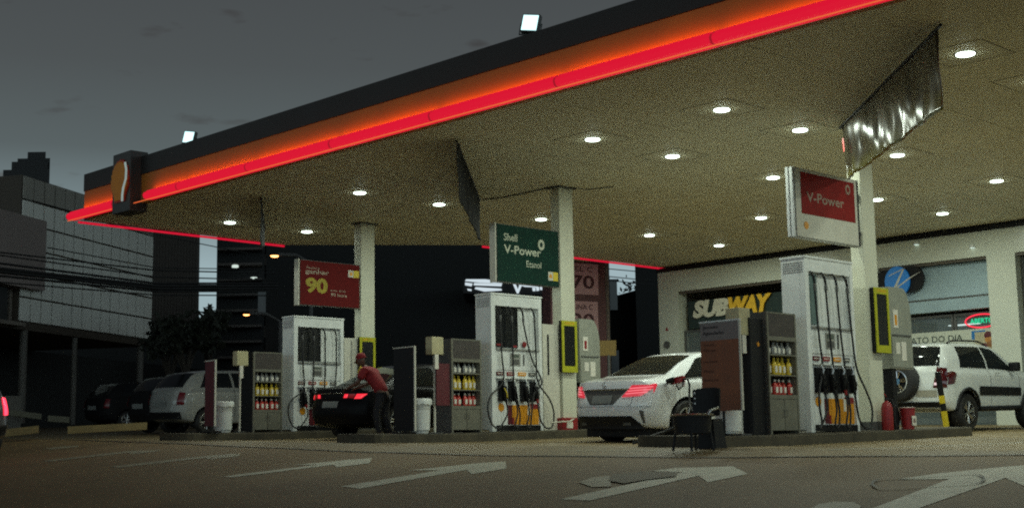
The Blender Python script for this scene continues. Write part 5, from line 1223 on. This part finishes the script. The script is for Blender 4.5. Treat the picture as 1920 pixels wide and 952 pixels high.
# generic far blocks placed by their picture outline at a real distance
def block(par, x0, x1, yt, d, depth, m, name, yb=None, base=None, yaw=None):
    """box whose front left/right edges stand at picture columns x0,x1 at distance d"""
    a = cD(x0, yt, d); b = cD(x1, yt, d); h = b-a; h.z = 0; z1 = (a.z+b.z)/2; z0 = -.5 if yb is None else cD((x0+x1)/2, yb, d).z
    back = Vector((a.x+b.x, a.y+b.y, 0)).normalized()*depth; o = par.location
    mb = MB(); mb.obox(Vector((a.x, a.y, z0))-o, h, back, Vector((0, 0, z1-z0)), m); return mb.build(name, m, par), a, h, back, z0, z1
def tower(name, label, parts, d, cat='building'):
    c = cD(parts[0][0], 800, d); t = thing(name, (c.x, c.y, 0), label, cat)
    for p in parts: block(t, *p[:3], d+p[5] if len(p) > 5 else d, p[3], p[4], 'tower_body' if p is parts[0] else 'roof_block', None)
    return t
# panel clad building: one facade plane whose horizontals run towards (1617,826) in the photo
H1 = hdir(1617); N1 = Vector((-H1.y, H1.x, 0)); P1 = cD(282, 637, 52)
if N1.dot(P1) > 0: N1 = -N1            # faces the camera
BK = -N1
def F1(x, y): return cP(x, y, P1, N1)
def u1(x, y): p = F1(x, y)-P1; return (p.dot(H1), p.z)
pb_ = thing('panel_building', P1, 'big building clad in pale square panels standing on thin posts at the left', 'building')
ul, zl_ = u1(53, 606); _, ztop = u1(91, 343.5); zb_ = 0; ur = 0
_, z1a = u1(240, 386)
cw_ = -ul/13; mb = MB(); hgt = ztop-.0; zt2 = u1(91, 343.5)[1]
mb.obox(H1*(ul-cw_), H1*(-ul+cw_), BK*14, Vector((0, 0, zt2)), M['bldj']); mb.build('core_wall', None, pb_)
cols_, rows_ = 13, 6; cw = (0-(ul))/cols_; rh = zt2/rows_; mb = MB(); mb2 = MB()
for i in range(-1, cols_):
    for j in range(rows_):
        tgt = mb if j < rows_-1 else mb2; o = H1*(ul+i*cw+.03)+Vector((0, 0, j*rh+.03))+N1*(.05+.02*((i*7+j*3) % 3)/3)
        tgt.obox(o, H1*(cw-.06), BK*.04, Vector((0, 0, rh-.06)))
mb.build('facade_panels', M['bldp'], pb_); mb2.build('parapet_panels', mat('parapet', (.30, .28, .24), .7, var=.12, scale=.3), pb_)
mb = MB(); mb.obox(H1*(ul-3)+Vector((0, 0, -.25)), H1*(-ul+3), BK*14, Vector((0, 0, .24)), M['bldj']); mb.build('soffit', None, pb_)
gl = gz(P1.x, P1.y)-P1.z
for x_, y_ in ((53, 610), (270, 640), (148, 620)):
    p = u1(x_, y_)[0]; mb = MB(); mb.tube([H1*p+BK*.15+Vector((0, 0, gl)), H1*p+BK*.15+Vector((0, 0, -.25))], .13 if x_ != 148 else .10, mat('post_paint', (.11, .10, .085), .6), 10); mb.build('post', None, pb_)
mb = MB(); mb.obox(H1*(ul-20)+BK*5+Vector((0, 0, gl)), H1*(-ul+90), BK*.3, Vector((0, 0, -gl-.26)), M['bldd']); mb.build('back_wall', None, pb_)
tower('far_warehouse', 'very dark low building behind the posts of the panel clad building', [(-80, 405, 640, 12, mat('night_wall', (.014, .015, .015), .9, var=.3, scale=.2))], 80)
# front annex block (taupe) at the far left
P2 = cD(60, 540, 44); F2 = lambda x, y: cP(x, y, P2, N1)-P2
an = thing('annex_building', P2, 'taupe rendered block with dark recessed storey below at the far left', 'building')
a_ = F2(88, 415); zt3 = a_.z; ur2 = a_.dot(H1); zb3 = F2(60, 541).z; zb4 = F2(53, 604).z
mb = MB(); mb.obox(H1*(ur2-16)+Vector((0, 0, zb3)), H1*16, BK*6, Vector((0, 0, zt3-zb3)), M['bldr']); mb.build('upper_block', None, an)
mb = MB(); mb.obox(H1*(ur2-16)+Vector((0, 0, zb4))+BK*.4, H1*14.6, BK*5, Vector((0, 0, zb3-zb4)), M['bldd']); mb.build('recessed_storey', None, an)
mb = MB(); mb.obox(H1*(ur2-1.0)+Vector((0, 0, zb4))+BK*.6, H1*.5, BK*.5, Vector((0, 0, zb3-zb4)), M['bldb']); mb.build('corner_pier', None, an)
mb = MB(); mb.obox(H1*(ur2-16)+Vector((0, 0, zb4-.14)), H1*15.0, BK*6, Vector((0, 0, .12)), M['bldb']); mb.build('ledge', None, an)
g2 = gz(P2.x, P2.y)-P2.z
mb = MB(); mb.obox(H1*(ur2-16)+Vector((0, 0, g2))+BK*3, H1*13, BK*2, Vector((0, 0, zb4-.15-g2)), M['bldd']); mb.build('ground_storey', None, an)
DT = mat('tower_dark', (.026, .027, .028), .8, var=.2, scale=.08)
tower('stepped_tower', 'dark distant tower with stepped roof behind the taupe block', [(6, 93, 318, 14, DT), (22, 90, 303, 12, DT, .5), (33, 94, 297, 10, DT, 1.0), (52, 86, 285, 8, DT, 1.5)], 130)
# brown slab building, right of the panel building
t = tower('brown_building', 'brown ribbed building between the panel clad building and the pale sky gap', [(282, 375, 400, 16, M['bldb'])], 85)
a, b = cD(284, 430, 84.7), cD(374, 430, 84.7); mb = MB()
for k in range(16):
    p = a.lerp(b, (k+.5)/16)-t.location; mb.box((p.x-.09, p.y-.09, 0), (p.x+.09, p.y+.09, a.z+1))
mb.build('facade_ribs', mat('brown_rib', (.055, .045, .038), .8), t)
# dark balcony tower
t = tower('balcony_tower', 'dark residential tower with stacked balconies and two tiny lit windows', [(408, 497, 380, 18, DT)], 95)
a, b = cD(409, 450, 94), cD(492, 450, 94); zz = 3.0; BSL = mat('balcony_slab', (.12, .105, .095), .8, var=.1)
k = 0
while zz < a.z+3:
    mb = MB(); bk = Vector((a.x+b.x, a.y+b.y, 0)).normalized(); h = b-a; h.z = 0
    mb.obox(Vector((a.x, a.y, zz))-bk*.6-t.location, h, bk*1.5, Vector((0, 0, .16)), BSL); mb.build('balcony', None, t); zz += 1.05; k += 1
for x, y in ((441, 499), (476, 522)):
    p = cD(x, y, 93.2)-t.location; mb = MB(); mb.box((p.x-.16, p.y-.16, p.z-.09), (p.x+.16, p.y+.16, p.z+.09)); mb.build('lit_window', emat('lit_window', (.85, 1, .9), .75), t)
t = tower('taupe_tower', 'taupe tower edge right of the balcony tower, behind the orange street lamp', [(494, 534, 380, 16, mat('tower_taupe', (.075, .062, .055), .8, var=.2, scale=.2))], 110)
a, b = cD(498, 470, 109.3), cD(530, 470, 109.3)
for j in range(9):
    for i in range(4):
        p = a.lerp(b, (i+.5)/4)-t.location; z = 6+j*1.9; mb = MB(); mb.box((p.x-.25, p.y-.25, z), (p.x+.25, p.y+.25, z+.9)); mb.build('window', M['bldd'], t)
# long dark building closing the view under the canopy
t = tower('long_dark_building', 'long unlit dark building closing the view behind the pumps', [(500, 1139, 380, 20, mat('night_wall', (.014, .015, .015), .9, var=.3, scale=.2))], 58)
a, b = cD(505, 520, 57.9), cD(1136, 520, 57.9)
for j in range(3):
    for i in range(16):
        p = a.lerp(b, (i+.5)/16)-t.location; z = 2.6+j*3.0; mb = MB(); dx = (b-a).normalized()*.9; dx.z = 0; bk = Vector((-dx.y, dx.x, 0)).normalized()*.06
        mb.obox(Vector((p.x, p.y, z))-dx, dx*2, -bk if bk.dot(Vector((a.x, a.y, 0))) > 0 else bk, Vector((0, 0, 1.3)), mat('night_window', (.022, .026, .028), .25, var=.3, scale=.3)); mb.build('window', None, t)
# low dark building with the sky gap over it, and the wall to its right
pa, pb2 = cD(1137, 559, 58), cD(1230, 533, 62.5)
t = thing('low_dark_building', (pa.x, pa.y, 0), 'low dark building under the pale sky gap left of the shop', 'building')
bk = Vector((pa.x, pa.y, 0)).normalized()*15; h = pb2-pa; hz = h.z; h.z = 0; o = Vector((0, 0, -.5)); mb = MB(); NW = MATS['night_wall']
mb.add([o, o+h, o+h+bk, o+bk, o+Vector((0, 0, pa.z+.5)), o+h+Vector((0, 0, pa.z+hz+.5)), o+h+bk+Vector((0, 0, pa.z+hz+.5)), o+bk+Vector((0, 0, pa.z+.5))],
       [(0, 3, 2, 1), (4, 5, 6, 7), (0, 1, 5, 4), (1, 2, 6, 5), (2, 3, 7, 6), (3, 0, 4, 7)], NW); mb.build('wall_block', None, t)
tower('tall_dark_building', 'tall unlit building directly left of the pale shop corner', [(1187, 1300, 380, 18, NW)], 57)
# lit shop canopy and lettering far behind the green sign
pq = cD(906, 535, 54); t = thing('lit_sign', pq, 'white glowing strips and broken white lettering below the green fuel sign', 'lit sign')
rr = RT.copy(); rr.z = 0; rr.normalize(); nn = Vector((-FW.x, -FW.y, 0)).normalized(); SC = 54/F_PX
def q_(x, y): p = cD(x, y, 54)-pq; return (p.dot(rr), p.z)
WH = emat('white_glow', (.80, .93, 1.0), .75)
mb = MB()
for pg in ([(874, 523), (910, 523), (940, 527), (942, 531), (900, 529), (872, 526)], [(889, 530), (941, 532), (940, 536), (888, 534)], [(872, 529), (886, 531), (884, 536), (872, 534)], [(892, 538), (940, 541), (941, 544), (908, 546), (890, 541)], [(876, 541), (884, 542), (884, 545), (877, 544)]):
    mb.prism([q_(*p) for p in pg][::-1], (0, 0, 0), rr, (0, 0, 1), nn, .12, WH)
mb.build('glowing_strip', None, t)
mb = MB()
for pg in ([(961, 530), (966, 530), (971, 542), (974, 533), (979, 533), (972, 550), (969, 549)], [(966, 529), (1010, 534), (1009, 538), (984, 537), (972, 533)], [(998, 539), (1004, 539), (1004, 545), (999, 545)], [(1005, 538), (1011, 538), (1011, 544), (1006, 545)], [(1012, 536), (1018, 537), (1017, 543), (1013, 543)]):
    mb.prism([q_(*p) for p in pg][::-1], (0, 0, 0), rr, (0, 0, 1), nn, .12, WH)
mb.build('glowing_letters', None, t)
mb = MB(); mb.prism([q_(*p) for p in ((868, 521), (1022, 527), (1022, 552), (868, 549))][::-1], -nn*.14, rr, (0, 0, 1), nn, 3.9, M['black']); mb.build('sign_backing', None, t)
# price totem
pt_ = cD(1104, 680, 33); t = thing('price_totem', (pt_.x, pt_.y, gz(pt_.x, pt_.y)), 'tall pinkish price board with dark digits behind the middle column', 'price sign')
n3 = (Vector((1, -.25, 0))).normalized(); r3 = Vector((.25, 1, 0)).normalized(); P3 = Vector(t.location)
def T3(x, y): p = cP(x, y, cD(1104, 680, 33), n3)-P3; return (p.dot(r3), p.z)
x0, z1 = T3(1030, 486); x1, _ = T3(1134, 495); _, zb5 = T3(1104, 690)
PK = mat('totem_pink', (.44, .28, .28), .5, em=(.8, .3, .34), es=.02)
mb = MB(); mb.prism([(x0, 0.0), (x1, 0.0), (x1, z1), (x0, z1)], (0, 0, 0), r3, (0, 0, 1), n3, .35, mat('totem_frame', (.12, .05, .055), .5)); mb.build('totem_body', None, t)
for ya, yb, ttl, dig in ((492, 549, 'DIESEL C', '3,70'), (562, 622, 'GASOLINA C', '4,20'), (632, 688, 'ETANOL', '2,90')):
    a = T3(1035, yb); b = T3(1120, ya+4); mb = MB(); mb.prism([(a[0], a[1]), (b[0], a[1]), (b[0], b[1]), (a[0], b[1])], n3*.02, r3, (0, 0, 1), n3, .015, PK); pp_ = mb.build('price_panel', None, t)
    mb = MB(); ik = mat('totem_ink', (.07, .015, .022), .5); hh_ = b[1]-a[1]
    text(mb, ttl, n3*.022+r3*(b[0]-.15)+Vector((0, 0, a[1]+hh_*.74)), r3, (0, 0, 1), n3, hh_*.16, (b[0]-a[0])*.80, ik, .004, .01, align='RIGHT')
    text(mb, dig, n3*.022+r3*(b[0]-.12)+Vector((0, 0, a[1]+hh_*.12)), r3, (0, 0, 1), n3, hh_*.50, (b[0]-a[0])*.86, ik, .004, .02, align='RIGHT'); mb.build('lettering', None, pp_)
c_ = T3(1085, 478); mb = MB(); mb.prism([(c_[0]-.28, z1+.0), (c_[0]+.28, z1+.0), (c_[0]+.20, z1+.30), (c_[0]-.20, z1+.30)], n3*.02, r3, (0, 0, 1), n3, .25, mat('totem_cream', (.45, .42, .28), .5)); mb.lathe([(.30, 0), (.27, .20), (.14, .32), (0, .34)], (r3*c_[0]-n3*.12+Vector((0, 0, z1+.28))), 'z', M['yellow'], 14); mb.build('yellow_top', None, t)
mb = MB(); e0 = T3(1137, 500); mb.tube([r3*e0[0]+Vector((0, 0, 0)), r3*e0[0]+Vector((0, 0, z1))], .05, mat('pole_grey', (.13, .10, .08), .6), 8); mb.build('side_pole', None, t)
p = cD(1139, 652, 31); t = thing('yellow_sign', p, 'small ochre board low behind the grey equipment box and the white sedan', 'sign')
mb = MB(); mb.prism([(-.19, -.17), (.19, -.17), (.20, .17), (-.20, .17)], (0, 0, 0), rr, (0, 0, 1), nn, .04, mat('ochre', (.22, .14, .03), .6)); mb.build('board', None, t)
mb = MB(); mb.tube([(0, 0, -.15)+Vector((0, 0, 0)) if False else Vector((0, .03, -.16)), Vector((0, .03, gz(p.x, p.y)-p.z))], .03, M['dgrey'], 8); mb.build('post', None, t)
# street lamps
def street_lamp(x, y, d, label, s_=1.0):
    p = cD(x, y, d); g = gz(p.x, p.y); t = thing('street_lamp', (p.x, p.y, g), label, 'street lamp', 'orange street lamps behind the station'); h = p.z-g
    o = Vector((rr.x*1.4, rr.y*1.4, 0)); mb = MB(); mb.tube([o, o+Vector((0, 0, h-.3)), o*.6+Vector((0, 0, h+.02)), o*.1+Vector((0, 0, h+.06))], .07, M['dgrey'], 8); mb.build('pole', None, t)
    mb = MB(); mb.lathe([(0, -.09*s_), (.20*s_, -.05*s_), (.27*s_, .02*s_), (0, .02*s_)], (0, 0, h), m=emat('sodium_lens', (1, .40, .12), 5.0), n=16); mb.build('lens', None, t)
    mb = MB(); mb.lathe([(.28*s_, .021*s_), (.2*s_, .1*s_), (0, .12*s_)], (0, 0, h), m=M['dgrey'], n=16); mb.build('hood', None, t); return t
street_lamp(515, 480, 52, 'orange street lamp glowing under the red edge tube left of the promotion sign', .62)
street_lamp(462, 590, 56, 'lower orange street lamp glowing above the cream towel dispenser on the left', .50)
# trees
def tree(x, ytop, d, cr, label, dens=520, seed=1, group='dark street trees'):
    p = cD(x, ytop, d); g = gz(p.x, p.y); t = thing('street_tree', (p.x, p.y, g), label, 'tree', group); h = p.z-g; rnd = random.Random(seed)
    mb = MB(); mb.tube([(0, 0, 0), (.05, 0, h*.3), (.0, .05, h*.6)], [.16, .12, .08], M['bark'], 8)
    for k in range(9):
        a = rnd.uniform(0, 6.28); e = Vector((math.cos(a)*cr*.8, math.sin(a)*cr*.8, h*rnd.uniform(.7, .98))); mb.tube([(0, .02, h*.45), e*.5+Vector((0, 0, h*.28)), e], [.06, .04, .012], M['bark'], 5)
    mb.build('trunk', None, t); mb = MB(); cl = [(Vector((rnd.uniform(-1, 1)*cr, rnd.uniform(-1, 1)*cr, h-cr*rnd.uniform(.15, 1.3))), rnd.uniform(.25, .5)*cr) for _ in range(14)]
    for _ in range(dens):
        c, r = rnd.choice(cl); q = c+Vector((rnd.gauss(0, .5), rnd.gauss(0, .5), rnd.gauss(0, .4)))*r; s_ = rnd.uniform(.05, .13)
        a = Vector((rnd.uniform(-1, 1), rnd.uniform(-1, 1), rnd.uniform(-1, 1))).normalized(); b = a.orthogonal().normalized()
        mb.add([q-a*s_*1.6, q-b*s_*.6, q+a*s_*1.6, q+b*s_*.6], [(0, 1, 2, 3)])
    mb.build('crown', M['leaf'], t); return t
tree(350, 590, 46, .8, 'rounded dark tree under the brown building left of the sky gap', 2200, 3)
tree(318, 606, 47, .7, 'smaller dark tree at the foot of the panel clad building', 1000, 4)
tree(392, 578, 48, .55, 'thin leafy tree against the pale sky gap right of the brown building', 240, 5)
tree(1168, 520, 66, 1.2, 'sparse twiggy tree seen in the pale sky gap left of the shop', 90, 8)
# overhead cables
CB = mat('cable', (.01, .01, .01), .6, var=0)
def cable(pts, d, label, r=.022, name='overhead_cable'):
    P_ = [cD(x, y, dd) for (x, y), dd in zip(pts, d)]; o = P_[0]; t = MB(); out = []
    for i in range(len(P_)-1):
        for k in range(10): out.append(P_[i].lerp(P_[i+1], k/10)-o)
    out.append(P_[-1]-o); t.tube(out, r, CB, 6); ob = t.build(name, CB); ob.location = o; tag(ob, label, 'cable', 'overhead cables crossing at the left')
for i, (a, b, c, r) in enumerate((((-60, 466), (293, 507), (520, 512), .02), ((-60, 470), (293, 519), (520, 525), .018), ((-60, 486), (293, 531), (520, 531), .03), ((-60, 497), (293, 536), (520, 536), .045), ((-60, 503), (293, 541), (520, 541), .045), ((-60, 511), (293, 546), (520, 545), .03), ((-60, 524), (293, 553), (520, 554), .018), ((60, 376), (297, 441), (520, 486), .014), ((90, 464), (293, 502), (520, 505), .014))):
    cable([a, b, c], [30, 36, 42], ['highest thick overhead cable of the bundle crossing the panels', 'second cable of the bundle crossing the panel clad building', 'third cable of the bundle crossing the panel clad building', 'heavy fourth cable of the bundle crossing the panel clad building', 'heavy fifth cable of the bundle crossing the panel clad building', 'sixth cable of the bundle crossing the panel clad building', 'lowest overhead cable of the bundle crossing the panels', 'thin cable slanting steeply down across the upper facade panels', 'thin cable just over the bundle on the panel clad building'][i], r)
for i, (a, b) in enumerate((((1100, 500), (1230, 512)), ((1100, 514), (1230, 527)), ((1100, 521), (1230, 535)))):
    cable([a, b], [48, 52], ['upper thin cable across the sky gap left of the shop', 'middle thin cable across the sky gap left of the shop', 'lowest thin cable across the sky gap left of the shop'][i], .018)
# yellowish kerb pieces and low wall on the left
KY = mat('kerb_yellow', (.30, .22, .09), .8, var=.25, scale=2)
def kerbp(xa, ya, xb, yb, d, lab):
    w = []
    for x, y in ((xa, ya), (xb, yb)):
        r_ = ray(x, y); t_ = None
        lo, hi = 5, 80
        for k in range(60):
            md_ = (lo+hi)/2; p = r_*md_
            if p.z > gz(p.x, p.y)+.10: lo = md_
            else: hi = md_
        p = cD(x, y, d); w.append(p)
    a, b = w; mb = MB(); hgt = .14
    bk = Vector((a.x, a.y, 0)).normalized()*.3; h = b-a
    t = mb.obox((0, 0, -hgt), h, bk, (0, 0, hgt), KY).build('kerb_stone', KY); t.location = a; tag(t, kind='structure')
kerbp(10, 804, 73, 797, 26, ''); kerbp(127, 799, 276, 791, 27, '')
p = cD(24, 752, 38); t = thing('low_wall', p, 'short pale block wall beside the red lamp at the left picture edge', 'wall')
mb = MB(); q = cD(41, 742, 38)-cD(8, 742, 38); mb.obox(-q*.5+Vector((0, 0, -1.2)), q, Vector((p.x, p.y, 0)).normalized()*.3, (0, 0, 1.35), mat('lowwall', (.13, .12, .10), .8)); mb.build('wall_block', None, t)
for (xa, ya, xb, yb, dd) in ((12, 767, 78, 775, 37), (90, 778, 130, 781, 35)):
    a, b = cD(xa, ya, dd), cD(xb, yb, dd); mb = MB(); t = mb.obox((0, 0, -.15), b-a, Vector((a.x, a.y, 0)).normalized()*.5, (0, 0, .15), mat('path_edge', (.14, .13, .09), .8)).build('path_edge'); t.location = a; tag(t, kind='structure')
